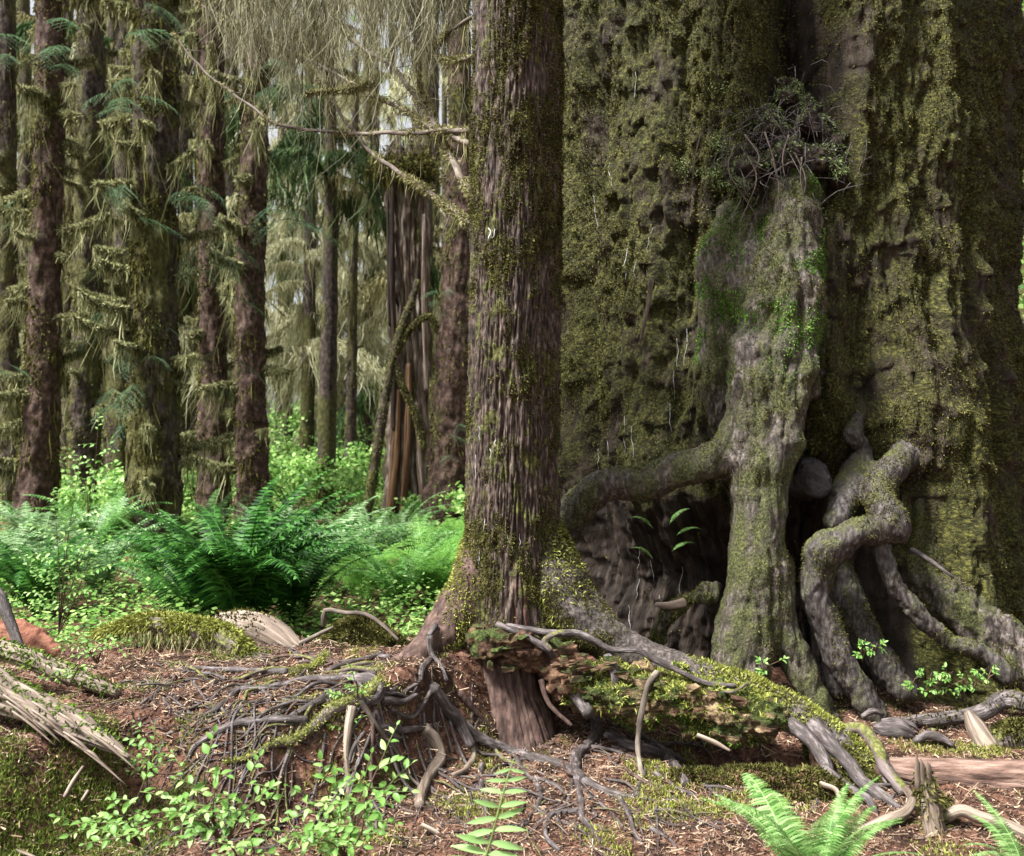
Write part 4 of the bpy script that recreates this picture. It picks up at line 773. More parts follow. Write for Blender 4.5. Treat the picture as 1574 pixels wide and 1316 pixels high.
g = Geo(); P = np.concatenate([P[lf], Q]) if 0 else P; PL = np.concatenate([P[lf], Q]); blades(g, PL, np.tile([0, 0, 1.], (len(PL), 1)), .02, .003, 0, .7); mat('moss_bank', [(.05, .075, .012), (.13, .18, .03), (.30, .37, .09)], (5, 5, 5), 'pos', bump=0, rnd=.6, rlo=.25, rhi=.75, rough=.9, spec=.1, trans=.25); tag(g.build('ground_moss', M['moss_bank'], kind='stuff'), 'bright green moss over the bank at lower left', 'moss')
g = Geo(); blades(g, P[~lf], np.tile([0, 0, 1.], ((~lf).sum(), 1)), .022, .0035, 0, .6); tag(g.build('ground_moss', M['moss_bright'], kind='stuff'), 'yellow green moss patches on the ground below the middle tree', 'moss')
g = Geo()
for k in range(90):                                                # bark bits and small stones
    px, py = (rng.uniform(1350, 1560), rng.uniform(1085, 1160)) if k % 2 else (rng.uniform(60, 1180), rng.uniform(1060, 1300)); h = hit(px, py); r_ = rng.uniform(.006, .02)
    an = rng.uniform(0, 6.28); d = np.array([math.cos(an), math.sin(an), .1]) * r_ * 1.6; geo_tube(g, [h - d, h, h + d], [r_ * .5, r_, r_ * .4], seg=7, step=r_ * .6, amp=.5, fr=60, squash=.6)
for k in range(260):
    x, y = rng.uniform(-2.4, 2.4), rng.uniform(3.5, 5.4); an = rng.uniform(0, 6.28); l = rng.uniform(.03, .12); p = [np.array([x + math.cos(an + .3 * q_) * l * q_, y + math.sin(an + .3 * q_) * l * q_, 0]) for q_ in (-1, 0, 1)]
    for q_ in p: q_[2] = zat(q_[0], q_[1]) + .006
    geo_tube(g, p, [rng.uniform(.0015, .0045), .001], seg=4, step=.03, amp=.2)
tag(g.build('bark_bits', M['rotten_wood'], kind='stuff'), 'small bits of bark and stone scattered on the forest floor', 'bark bits')

# ------------------------------------------------------------------ ferns
def frond_mesh(L, npin, wmax, arch, segs=1, name='frond', m='fern', lady=False, seed=0, tilt=.25):
    """an arching frond growing from the origin towards +X, rising along +Z"""
    r = np.random.default_rng(seed); g = Geo(); t = np.linspace(0, 1, 14)
    ang = R(78) - arch * t ** 1.25; ds = L / 13
    x = np.concatenate([[0], np.cumsum(np.cos(ang[:-1]) * ds)]); z = np.concatenate([[0], np.cumsum(np.sin(ang[:-1]) * ds)])
    c = np.stack([x, .03 * L * np.sin(t * 3 + seed), z], 1)
    geo_tube(g, c, [.0045 * L / .8, .001], rn=.9, seg=3, step=1, amp=0)
    V = []; F = []; rn = []
    for k in range(npin):
        tt = .10 + .88 * k / npin; i = tt * 13; j = min(int(i), 12); p = c[j] + (c[j + 1] - c[j]) * (i - j); T = c[j + 1] - c[j]; T /= np.linalg.norm(T)
        env = (math.sin(min(1, (tt - .02) * 3.2) * math.pi / 2)) * (1 - max(0, tt - .3) / .72) ** .75
        pl = wmax * env * r.uniform(.92, 1.06); wd = L * .88 / npin * (.42 if not lady else .36)
        for sgn in (-1, 1):
            d = np.array([0, sgn, 0]) * .95 + T * (.28 + .25 * tt) + np.cross(T, [0, 1, 0]) * r.normal(0, .06); d = d + np.array([0, 0, -.12]); d /= np.linalg.norm(d)
            up = T; 
            if lady:                                              # pinna made of small side lobes
                nl_ = 7; dn = d.copy()
                for q in range(nl_):
                    f = (q + .5) / nl_; b = p + d * pl * f + np.array([0, 0, -.10 * pl * f * f]); ll = pl * .30 * (1 - f * .75)
                    for s2 in (-1, 1):
                        e = T * s2 + d * .5; e /= np.linalg.norm(e); w2 = pl / nl_ * .42
                        n0 = len(V); V += [b - d * w2 * .6, b + e * ll * .6 - d * w2 * .7, b + e * ll, b + d * w2 * .9 + e * ll * .25]; F.append([n0, n0 + 1, n0 + 2, n0 + 3]); rn += [.4 + r.random() * .5] * 4
            else:
                rv = r.random(); q0, q1, q2 = p, p + d * pl * .45 + np.array([0, 0, -.02 * pl]), p + d * pl + np.array([0, 0, -.16 * pl]) 
                n0 = len(V); V += [q0 - T * wd * .7, q0 + T * wd * 1.1, q1 + T * wd * .85, q1 - T * wd * .75, q2]; F += [[n0, n0 + 3, n0 + 2, n0 + 1]]; rn += [rv] * 5
                F.append([n0 + 3, n0 + 4, n0 + 2, n0 + 2])
    V = np.array(V); n0 = g.n
    F = np.array(F); tri = F[:, 2] == F[:, 3]
    g.add(V, F[~tri], None, np.array(rn))
    if tri.any(): g.F3.append(F[tri][:, :3] + n0)
    return g.build(name, M[m], None, smooth=False, link=False).data
FR = {}
for nm, m, ln in (('deep', 'fern', 0), ('pale', 'fern_pale', 0), ('light', 'fern_light', 0), ('lady', 'fern_lady', 1)):
    FR[nm] = [frond_mesh(1.0, 34 if not ln else 20, (.115 if not ln else .20), a, m=m, lady=bool(ln), seed=s) for s, a in enumerate((R(75), R(95), R(112)))]
def fern(base, size, n, kind, label, group, tiltup=1., seed=0, up=0., name='sword_fern'):
    r = np.random.default_rng(seed + 100); t = thing(name, base, label, 'fern', group)
    for k in range(n):
        az = k / n * 2 * math.pi * 2.39 + r.normal() * .2; s = size * r.uniform(.75, 1.12); lay = r.random()
        me = FR[kind][0 if lay < .35 else 1 if lay < .7 else 2]
        Mx = Matrix.Translation(Vector(base) + Vector((math.cos(az), math.sin(az), 0)) * .03) @ Matrix.Rotation(az, 4, 'Z') @ Matrix.Rotation(r.uniform(-.15, .45) * tiltup - lay * .1 - up * r.random(), 4, 'Y') @ Matrix.Rotation(r.normal() * .2, 4, 'X') @ Matrix.Scale(s, 4)
        o = bpy.data.objects.new('frond', me); C.objects.link(o); o.parent = t; o.matrix_basis = Matrix.Translation(-Vector(base)) @ Mx
    return t
FERNS = [(370, 962, 7.3, 1.25, 60, 'deep', 'largest dark green fern clump in the centre of the left half'), (300, 955, 7.9, .9, 26, 'deep', 'dark green fern on the left flank of the largest clump'),
         (455, 950, 7.9, .95, 28, 'deep', 'dark green fern on the right flank of the largest clump'), (500, 905, 9.3, 1.0, 26, 'pale', 'pale silvery fern behind the right flank of the largest clump'),
         (60, 950, 8.2, .9, 26, 'deep', 'green fern near the left edge beside the thin leafy sapling'), (150, 920, 9.2, .9, 24, 'pale', 'silvery fern left of the thick mossy trunk'),
         (-10, 925, 9.0, .95, 24, 'pale', 'silvery fern cut by the left edge'), (60, 880, 11., 1.0, 20, 'pale', 'pale fern behind the others at far left'),
         (150, 862, 12., 1.0, 20, 'light', 'light green fern at the foot of the thick mossy trunk'), (560, 880, 10.5, .95, 22, 'pale', 'pale fern in front of the leaning thin stem'),
         (610, 950, 8.6, .75, 22, 'light', 'feathery light green fern left of the middle tree'), (670, 925, 8.8, .85, 24, 'lady', 'feathery bright fern touching the middle tree'),
         (640, 875, 10.6, .8, 20, 'light', 'feathery fern at the foot of the dark red trunk'), (560, 935, 9., .7, 18, 'lady', 'feathery fern between the silvery ferns and the mossy hump'),
         (240, 905, 10., .8, 20, 'light', 'light green fern behind the largest clump'), (430, 850, 12.5, .9, 16, 'pale', 'distant pale fern beyond the largest clump'), (320, 850, 12.8, .9, 16, 'light', 'distant light fern below the slim far trunks'),
         (700, 860, 11.5, .8, 16, 'lady', 'feathery fern half hidden behind the middle tree'), (610, 840, 13., .9, 14, 'pale', 'distant fern beside the broken snag'), (-40, 860, 12.5, .9, 14, 'light', 'distant light fern at the left edge')]
for k, (px, py, Y, s, n, kd, lb) in enumerate(FERNS):
    p = P3(px, py, Y); p[2] = zat(p[0], p[1]); fern(p, s * 1.15, int(n * 1.25), kd, lb, 'ferns growing in the clearing on the left', tiltup=.55, seed=k, up=.25 if k < 3 else 0)
# foreground ferns
mat('fern_near', [(.07, .17, .035), (.16, .32, .08), (.32, .50, .19)], (6, 6, 6), 'pos', bump=0, rnd=.6, rlo=.25, rhi=.75, rough=.5, spec=.2, trans=.4)
FR['near'] = [frond_mesh(1.0, 42, .15, a, m='fern_near', seed=s + 5) for s, a in enumerate((R(60), R(85), R(105)))]
for px, py, Y, s, n, lb in ((1250, 1372, 3.15, .50, 19, 'fresh light green fern at bottom right'), (1590, 1372, 3.2, .34, 9, 'fresh light fern cut by the bottom right corner')):
    p = P3(px, py, Y); fern(p, s, n, 'near', lb, 'fresh ferns along the bottom edge', seed=int(px))
t = thing('young_fern', P3(760, 1330, 3.1), 'single young fern with broad widely spaced leaflets at the bottom centre', 'fern')
lf_ = None
def leafmesh(name, m, L=1, W=.5, pts=5):
    s = np.linspace(0, 1, pts); w = W * .5 * np.sin(np.pi * s ** .8) ** .8; w[0] = .02; V = []; 
    for a, b in zip(s, w): z = -.25 * a * a; V += [(a, -b, z + b * .35), (a, 0, z), (a, b, z + b * .35)]
    F = []
    for k in range(pts - 1): i = k * 3; F += [(i, i + 3, i + 4, i + 1), (i + 1, i + 4, i + 5, i + 2)]
    o = mk(name, V, np.array(F), M[m], None, V, np.full(len(V), rng.random()), True, False); return o.data
PIN = leafmesh('leaflet', 'fern_near', 1, .21); PIN2 = leafmesh('leaflet', 'fern_light', 1, .34)
fp = [P3(738, 1345, 3.1), P3(752, 1300, 3.1), P3(768, 1240, 3.12), P3(780, 1195, 3.15), P3(790, 1166, 3.2)]; c, _ = spline(fp, [.004, .002], .012)
tube_obj('stalk', fp, [.005, .0015], M['green_stem'], t, seg=5, amp=0)
def leaf_at(src, parent, p, d, nrm, s, name='leaf'):
    x = Vector(d).normalized(); z = Vector(nrm); y = z.cross(x).normalized(); z = x.cross(y)
    Mx = Matrix((x, y, z)).transposed().to_4x4(); Mx = Matrix.Translation(Vector(p)) @ Mx @ Matrix.Scale(s, 4)
    o = bpy.data.objects.new(name, src); C.objects.link(o); o.parent = parent; o.matrix_basis = Matrix.Translation(-wloc(parent)) @ Mx; return o
for k in range(0, len(c) - 1, 3):
    T = c[min(k + 1, len(c) - 1)] - c[k]; f = k / len(c)
    for s in (-1, 1): leaf_at(PIN, t, c[k], np.array([s * 1.0, -.35 + .5 * rng.random(), -.2 + .55 * rng.random()]), (rng.normal() * .3, -.8, .6 + rng.normal() * .3), .115 * (1 - f) ** .6 + .02, 'leaflet')
for q0, q1 in ((P3(690, 1196, 3.2), P3(752, 1180, 3.2)), (P3(790, 1190, 3.2), P3(835, 1170, 3.2))):
    pass
# licorice ferns on the giant
for px, py, dx, dy in ((1012, 808, -22, 2), (1030, 800, 14, -8), (1036, 818, 10, 14), (1008, 850, -24, 2), (1030, 850, 16, -6), (1034, 838, 10, 10)):
    p = on_giant(px, py, .05); t = thing('small_fern', p, 'small bright fern under the arching root, ' + ('upper' if py < 830 else 'lower') + ' row, ' + ('left' if dx < 0 else 'right' if abs(dy) > 9 and dy < 0 or dx > 13 else 'lowest at right') + ' one', 'fern', 'small ferns in the hollow under the arching root')
    for k in range(2):
        o = bpy.data.objects.new('frond', FR['near'][k]); C.objects.link(o); o.parent = t
        o.matrix_basis = Matrix.Rotation(math.atan2(-.5, dx) + k * .5, 4, 'Z') @ Matrix.Rotation(.2 + dy * .02, 4, 'Y') @ Matrix.Rotation(.5, 4, 'X') @ Matrix.Scale(.15 + .03 * k, 4)

# ------------------------------------------------------------------ leafy plants
LF = [leafmesh('leaf', 'leaf', 1, w) for w in (.5, .58, .46, .54)]
def leafy(base, tips, label, size=.042, name='leafy_plant', group=None, merged=False, lm=None, stem='stem', twn=5, tw=.16, face=(0, -.55, .85)):
    t = thing(name, base, label, 'plant', group); g = Geo(); r = rng
    for tip in tips:
        tip = np.array(tip); mid = (np.array(base) + tip) / 2 + r.normal(size=3) * .02 + [0, 0, .03]
        tube_obj('stem', [base, mid, tip], [.005, .0018], M[stem], t, seg=5, amp=0, step=.05)
        c, _ = spline([base, mid, tip], [1, 1], .01); L = np.linalg.norm(tip - base)
        for k in range(twn):
            f = .35 + .65 * k / max(1, twn - 1); b = c[min(int(f * len(c)), len(c) - 1)]; a = r.uniform(0, 6.28) if 0 < k < twn - 1 else 0
            d = np.array([(1 if k % 2 else -1) * r.uniform(.5, 1), -r.uniform(-.2, .6), r.uniform(-.1, .45)]); d /= np.linalg.norm(d); tl = tw * r.uniform(.6, 1.1) * (1.1 - .4 * f)
            if k == twn - 1: d = (c[-1] - c[-6]); d = d / np.linalg.norm(d)
            tube_obj('twig', [b, b + d * tl * .5 + [0, 0, .004], b + d * tl], [.0022, .0009], M['green_stem'], t, seg=4, amp=0, step=.1)
            nl_ = max(3, int(tl / size * 1.5)); side = np.cross(d, face); side /= np.linalg.norm(side)
            for q in range(nl_ + 1):
                s = 1 if q % 2 else -1; o = side * s + d * .7; o = d if q == nl_ else o
                nr = np.array(face) + r.normal(size=3) * .4
                leaf_at(random.choice(lm or LF), t, b + d * tl * (.15 + .85 * q / nl_), o, nr, size * r.uniform(.5, 1.1) * (1.05 - .25 * q / nl_))
    return t
def G(px, py, Y=None):
    if Y is None: return hit(px, py)
    return P3(px, py, Y)
leafy(G(215, 1300, 3.5), [G(150, 1265, 3.4), G(180, 1240, 3.45), G(220, 1205, 3.5), G(110, 1262, 3.4), G(170, 1290, 3.35)], 'round leaved green plant at lower left on the bank', .04, twn=5, tw=.13)
leafy(G(345, 1310, 3.5), [G(285, 1195, 3.5), G(320, 1165, 3.5), G(385, 1190, 3.5), G(290, 1250, 3.4), G(400, 1225, 3.45), G(330, 1215, 3.4), G(270, 1262, 3.35)], 'bushy light green plant in the lower left foreground', .045, twn=5, tw=.15)
leafy(G(530, 1325, 3.4), [G(590, 1160, 3.45), G(560, 1200, 3.4), G(500, 1200, 3.4), G(475, 1225, 3.4), G(600, 1205, 3.4), G(450, 1280, 3.3), G(560, 1250, 3.3), G(520, 1225, 3.4), G(490, 1290, 3.3)], 'tallest light green plant in the foreground, pointing up to the roots', .046, twn=5, tw=.15)
leafy(G(370, 1330, 3.4), [G(350, 1296, 3.3), G(388, 1300, 3.3)], 'low sprig of leaves at the bottom edge under the bushy plant', .04, twn=4, tw=.10)
leafy(G(232, 1190, 3.85), [G(218, 1125, 3.8), G(238, 1140, 3.8), G(228, 1165, 3.75)], 'small leafy sprig in front of the end of the gray log', .034, twn=4, tw=.09)
leafy(G(545, 1105, 4.25), [G(520, 1090, 4.2), G(545, 1045, 4.2), G(515, 1125, 4.15)], 'small leafy sprig growing among the mossy roots', .03, twn=4, tw=.10)
leafy(G(150, 1020, 4.9), [G(110, 990, 4.9), G(180, 1000, 4.9), G(150, 985, 4.9)], 'low leafy patch behind the thin weathered log', .03, twn=4, tw=.12)
leafy(G(105, 1055, 4.2), [G(112, 1030, 4.2), G(88, 1042, 4.2)], 'leafy sprig standing on the thin weathered log', .028, twn=3, tw=.08)
CL = ['right of the twisted root, highest', 'left end of the row under the slanting root', 'second in the row under the slanting root', 'right half of the row under the slanting root', 'near the right end of that row, highest', 'leaning against the mid dark root', 'middle of the row under the slanting root', 'lowest in the row, by the gray surface root', 'between the legs of the broad root column', 'beside the round mossy hump at right', 'in front of the mossy hump at right', 'by the lumpy root near the peeled log']
for k, (px, py) in enumerate(((1325, 1005), (1400, 1050), (1430, 1055), (1495, 1055), (1515, 1040), (1340, 1000), (1450, 1040), (1480, 1068), (1175, 1030), (1545, 1125), (1500, 1150), (1440, 1130))):
    p = P3(px, py + 12, 5.25 if k != 8 else 5.3); leafy(p, [p + np.array([rng.normal() * .05, -.03, .06 + .04 * rng.random()]) for _ in range(3)], 'small clump of round bright leaves ' + CL[k], .034, 'clover_clump', 'little leafy clumps under the stilt roots', twn=2, tw=.05)
# sapling at left
leafy(P3(90, 975, 6.6), [P3(120, 860, 6.6), P3(118, 740, 6.6), P3(85, 790, 6.6), P3(150, 800, 6.6), P3(140, 850, 6.6), P3(100, 830, 6.6)], 'thin leafy sapling rising in front of the trunks at far left', .045, 'sapling', twn=6, tw=.30)
leafy(P3(135, 800, 9.5), [P3(150, 665, 9.5), P3(120, 720, 9.5), P3(160, 700, 9.5)], 'small leafy sapling behind, between the mossy trunks', .06, 'sapling', twn=6, tw=.35)

def leafcloud(g, c, rad, n, size, flat=.6, up=.6):
    P = rng.normal(size=(n, 3)) * np.array(rad) * .5 + c
    A = rng.normal(size=(n, 3)); A /= np.linalg.norm(A, axis=1)[:, None]; Nn = rng.normal(size=(n, 3)) * .5 + [0, -.3, up]; B = np.cross(A, Nn); B /= np.linalg.norm(B, axis=1)[:, None]
    A = np.cross(Nn, B); A /= np.linalg.norm(A, axis=1)[:, None]; s = size * rng.uniform(.5, 1.3, (n, 1))
    V = np.stack([P - A * s, P - B * s * flat, P + A * s, P + B * s * flat], 1).reshape(-1, 3); g.add(V, np.arange(n)[:, None] * 4 + np.arange(4)[None], None, np.repeat(rng.random(n), 4))
SH = [(450, 740, 17, 1.0, 'round bright shrub beyond the ferns, right of the slim trunks'), (530, 735, 18, 1.1, 'bright shrub in front of the thin dark trunk'), (490, 700, 22, 1.3, 'far bright shrub under the hanging moss'), (290, 745, 19, .9, 'bright shrub between the thick mossy trunk and the slim trunk'),
      (420, 715, 23, 1.2, 'far pale shrub between the slim trunks'), (570, 720, 21, 1.1, 'far shrub left of the leaning stem'), (185, 760, 16, .8, 'shrub left of the thick mossy trunk'), (640, 800, 14, .6, 'small shrub below the broken snag'), (700, 790, 14, .7, 'shrub hidden behind the middle tree'), (100, 780, 15, .7, 'shrub at far left among the trunks'), (350, 725, 24, 1.1, 'far shrub behind the slim trunks')]
for px, py, Y, s, lb in SH:
    p = P3(px, py, Y); zb = zat(p[0], p[1]); t = thing('shrub', (p[0], p[1], zb), lb, 'shrub', 'bright shrubs beyond the ferns'); g = Geo()
    for k in range(14): leafcloud(g, p + rng.normal(size=3) * [s * .55, s * .5, s * .28] - [0, 0, .1], (s * .42, s * .42, s * .24), 170, .05)
    g.build('foliage', M['leaf_far'], t, smooth=False, kind='stuff')
    for k in range(5): a = rng.uniform(-1, 1, 2) * s * .5; tube_obj('stem', [(p[0], p[1], zb), (p[0] + a[0] * .5, p[1] + a[1] * .5, (zb + p[2]) / 2), (p[0] + a[0], p[1] + a[1], p[2])], [.02, .008], M['stem'], t, seg=5, amp=0)
# ground cover of small leaves
g = Geo()
n = 70000; yy = 5.7 + 20 * rng.random(n) ** 1.5; xx = (rng.uniform(-160, 790, n) - CX) / FPX * yy; P = np.column_stack([xx, yy, H(xx, yy)])
P[:, 2] += np.abs(rng.normal(size=n)) * .14 * ss(5.6, 7.0, yy) + .02; P = P[fbm(P * [.9, .9, 0], 3, 6) > -.4 + .6 * ss(7, 5.6, P[:, 1])]; n = len(P)
A = rng.normal(size=(n, 3)) * [1, 1, .3]; A /= np.linalg.norm(A, axis=1)[:, None]; B = np.cross(A, rng.normal(size=(n, 3)) * .4 + [0, 0, 1]); s = rng.uniform(.009, .022, (n, 1)) * (1 + .05 * P[:, 1:2])
g.add(np.stack([P - A * s, P - B * s * .7, P + A * s, P + B * s * .7], 1).reshape(-1, 3), np.arange(n)[:, None] * 4 + np.arange(4)[None], None, np.repeat(rng.random(n), 4))
tag(g.build('ground_cover', M['leaf_far'], smooth=False, kind='stuff'), 'bright green low leaves carpeting the forest floor among the ferns', 'ground cover')

mat('wet_bark', [(.005, .004, .004), (.014, .010, .010), (.03, .022, .022)], (10, 10, 3), 'pos', bump=1, bdist=.03, rough=.5)
# ------------------------------------------------------------------ trees behind
def stub_proto(L, up, beard, m='moss_hang', dens=260, seed=0):
    """mossy dead branch stub along +X with a hanging beard"""
    r = np.random.default_rng(seed); pts = [(0, 0, 0), (L * .35, .02, .02), (L * .7, -.02 * L, up * .5), (L, .03 * L, up)]
    V, F, tc = tube(pts, [.035, .03, .024, .02], seg=8, step=.05, amp=.3, fr=8, seed=seed)
    a = mk('branch_stub', V, F, M['mossy_root'], None, tc, np.full(len(V), .5), True, False).data
    g = Geo(); P, N = sample(V, F, 2200, lambda P, N: np.clip(.5 + N[:, 2] + 2 * fbm(P * 6, 2, seed), .1, 1)); blades(g, P, N, .05, .006, .3, .7)
    c, _ = spline(pts, [1, 1], .01); k = r.integers(len(c), size=dens); d = 0.35 + .9 * np.abs(noise(np.stack([k * .09, k * 0, k * 0], 1) + seed, 3)) * 2
    strands(g, c[k] + r.normal(size=(dens, 3)) * [.015, .025, .014], beard * d * r.exponential(.75, dens), .0055, 4, .22)
    b = g.build('moss_beard', M['shelf_moss'], None, link=False).data
    return a, b
STUBS = [stub_proto(.42, .06, .17, seed=1), stub_proto(.30, .10, .14, seed=2), stub_proto(.56, .14, .2, seed=3, dens=340), stub_proto(.24, -.04, .12, seed=4, dens=180), stub_proto(.36, -.02, .28, seed=5, dens=300)]
def add_stub(t, p, az, k, s=1., up=0.):
    a, b = STUBS[k]; o = bpy.data.objects.new('branch_stub', a); C.objects.link(o); o.parent = t
    o.matrix_basis = Matrix.Translation(Vector(p) - wloc(t)) @ Matrix.Rotation(az, 4, 'Z') @ Matrix.Scale(s, 4)
    c = bpy.data.objects.new('moss_beard', b); C.objects.link(c); c.parent = o; c['kind'] = 'stuff'
def bgtree(name, label, path, Y, widths, m, nstub=0, moss=0, seg=40, top=None, group='tall trunks in the forest behind', ss_=1., z0=None, step=.05, furm='moss_dark'):
    """path: (px, py) down the trunk; widths in px"""
    pts = [P3(px, py, Y) for px, py in path]; rs = [w / 2 / FPX * Y for w in widths]
    d = (pts[0] - pts[1]); d /= np.linalg.norm(d); d = d * .3 + np.array([0, 0, .7]); pts = [pts[0] + d * (6 if Y < 20 else 3)] + pts; rs = [rs[0] * .8] + rs
    zb = zat(pts[-1][0], pts[-1][1]); pts[-1] = np.array([pts[-1][0], pts[-1][1], zb - .15])
    t = thing(name, (pts[-1][0], pts[-1][1], zb), label, 'tree', group)
    V, F, tc = tube(pts, rs, seg=seg, step=step * .7, amp=.17, fr=3.5, ridges=.08, rfr=10, seed=int(rng.integers(90)))
    mk('trunk', V, F, M[m], t, tc)
    if moss:
        g = Geo(); P, N = sample(V, F, moss * 3, lambda P, N: np.clip(2 * fbm(P * 2.3, 3, 19) + .25 - .45 * N[:, 0], 0, 1) * (P[:, 2] < Y * .5 + 2)); N = np.where((np.sum(N * [0, -1, 0], 1) > -.9)[:, None], N, N)
        blades(g, P, N, .05, .008, .8, .7)
        P, N = sample(V, F, moss // 6, lambda P, N: np.clip(2.4 * fbm(P * 1.7, 3, 29), 0, 1)); strands(g, P + N * .02, .35, .010, 3, .1)
        g.build('moss', M[furm], t, kind='stuff')
    c, r = spline(pts, rs, .05)
    zmax = EYE + CY / FPX * Y + .4; sel = np.where((c[:, 2] < zmax) & (c[:, 2] > zb + .7))[0]
    for k in range(int(nstub * 1.15)):
        i = sel[min(len(sel) - 1, int((k + rng.random()) / (nstub * 1.15) * len(sel)))]; az = rng.choice([0, math.pi, 0, math.pi, -math.pi / 2]) + rng.normal() * .45
        add_stub(t, c[i] + np.array([math.cos(az), math.sin(az), 0]) * r[i] * .8, az, int(rng.integers(5)), ss_ * rng.uniform(.6, 1.2))
    return t, c, r
T = {}
T['D'] = bgtree('mossy_tree', 'thick mossy trunk left of centre, nearest of the left trunks', [(238, -40), (240, 150), (237, 350), (236, 550), (238, 700), (236, 790), (232, 850)], 12.5, [64, 68, 66, 70, 78, 84, 96], 'mossy_far_bark', 28, 16000, 64, ss_=1.3)
T['B'] = bgtree('mossy_tree', 'reddish brown trunk with shaggy moss shelves near the left edge', [(76, -40), (76, 200), (70, 400), (66, 600), (58, 720), (50, 800)], 13.5, [40, 44, 46, 52, 60, 70], 'far_bark', 24, 7000, 48, ss_=1.3)
T['E'] = bgtree('mossy_tree', 'slim brown trunk just right of the thick mossy trunk', [(325, -40), (324, 200), (326, 450), (328, 650), (328, 800)], 16, [38, 40, 42, 46, 52], 'far_bark', 24, 6000, 40, ss_=1.3)
T['F'] = bgtree('mossy_tree', 'slim trunk with dark foot, second to the right of the thick mossy trunk', [(396, -40), (392, 180), (386, 400), (384, 600), (388, 720), (392, 800)], 15.5, [36, 40, 44, 46, 52, 66], 'far_bark', 14, 7000, 40, ss_=1.3)
T['A'] = bgtree('mossy_tree', 'dark mossy trunk cut by the left edge', [(8, -40), (10, 300), (14, 600), (16, 800)], 17, [30, 30, 32, 40], 'mossy_far_bark', 20, 4000, 32, ss_=1.1)
T['C'] = bgtree('mossy_tree', 'dark trunk between the reddish trunk and the thick mossy trunk', [(140, -40), (138, 250), (134, 500), (128, 740)], 19, [40, 42, 44, 50], 'mossy_far_bark', 24, 5000, 32, ss_=1.2)
T['C2'] = bgtree('mossy_tree', 'dim thin trunk close behind the thick mossy trunk on its left', [(190, -40), (192, 250), (184, 500), (182, 740)], 21, [26, 28, 30, 34], 'mossy_far_bark', 20, 3000, 24, ss_=1.2)
T['G'] = bgtree('bare_tree', 'dark red bare trunk close behind the middle tree', [(704, -40), (708, 150), (706, 350), (700, 550), (692, 700), (684, 810)], 14, [34, 38, 46, 56, 66, 82], 'far_bark', 3, 2500, 48, ss_=.7)
T['T'] = bgtree('thin_dark_tree', 'thin dark trunk seen against the pale hanging moss', [(545, 300), (542, 450), (540, 600), (537, 740)], 20, [12, 15, 17, 20], 'mossy_far_bark', 2, 800, 20, ss_=.6)
DL = ['between the thick mossy trunk and the slim brown trunk', 'between the two slim brown trunks', 'just right of the slim pair, behind', 'in the gap right of the slim pair', 'right behind the reddish trunk at left', 'between the left edge trunk and the reddish trunk', 'left of the broken snag', 'between the snag and the dark red trunk', 'hidden behind the thick mossy trunk', 'thinnest, left of the thin dark trunk', 'at the right edge behind the giant', 'directly behind the broken snag', 'far behind the dark trunk at left', 'outside the left edge']
for k, (px, Y, w) in enumerate(((285, 24, 24), (355, 26, 22), (436, 30, 20), (480, 34, 18), (105, 25, 26), (40, 27, 24), (575, 32, 18), (665, 28, 22), (220, 30, 20), (510, 24, 11), (1580, 18, 30), (640, 36, 16), (160, 33, 20), (-30, 22, 30))):
    bgtree('distant_tree', 'dim distant trunk ' + DL[k], [(px + rng.normal() * 3, -40), (px, 300), (px - 3, 780)], Y, [w * .8, w, w * 1.1], 'mossy_far_bark', 4 if Y < 31 else 2, 1200, 18, group='dim distant trunks in the background forest', ss_=1.5, step=.15)
# wet dark scar on one trunk, knots on the trunks
if 0: V, F = blob([[PR(386, 690, 15.3, 16), PR(386, 720, 15.28, 18), PR(390, 760, 15.26, 18)]], .03, .05, lambda V, N: .03 * fbm(V * 6, 3, 3)); mk('wet_scar', V, F, M['wet_bark'], T['F'][0], V)

# the broken snag
sn = thing('broken_snag_tree', P3(622, 790, 16), 'tall broken hollow snag with orange brown wood and a mossy top', 'snag')
V, F, tc = tube([P3(628, 800, 16), P3(624, 740, 16), P3(628, 600, 16), P3(628, 450, 16), P3(626, 320, 16), P3(622, 262, 16)], np.array([42, 34, 30, 30, 31, 28]) / FPX * 16, seg=120, step=.03, amp=.22, fr=2.2, ridges=.2, rfr=19)
V[:, 2] += np.where(V[:, 2] > 5.4, (V[:, 2] - 5.4) * 3 * noise(V * [6, 6, 0], 4), 0)
mk('snag_trunk', V, F, M['snag_wood'], sn, tc)
mat('dark_wood', [(.008, .006, .004), (.03, .02, .014), (.07, .05, .035)], (14, 14, 1), 'tc', bump=1, bdist=.03); mat('orange_wood', [(.03, .014, .007), (.12, .065, .032), (.28, .17, .09)], (18, 18, .8), 'tc', bump=1, bdist=.03)
for k, (pts, r, m) in enumerate((([(604, 255), (602, 400), (606, 560), (606, 660)], 9, 'dark_wood'), ([(612, 600), (608, 700), (600, 785)], 12, 'orange_wood'), ([(628, 560), (626, 680), (618, 785)], 10, 'orange_wood'), ([(652, 330), (652, 450), (655, 600)], 7, 'snag_wood'), ([(640, 620), (646, 720), (652, 790)], 9, 'snag_wood'), ([(596, 290), (597, 400), (599, 500)], 5, 'dark_wood'))):
    tube_obj('bark_slab', [P3(x, y, 15.62) for x, y in pts], [r / FPX * 16 * .6, r / FPX * 16, r / FPX * 16 * .9], M[m], sn, seg=16, step=.05, amp=.25, fr=2, squash=.6, ridges=.2)
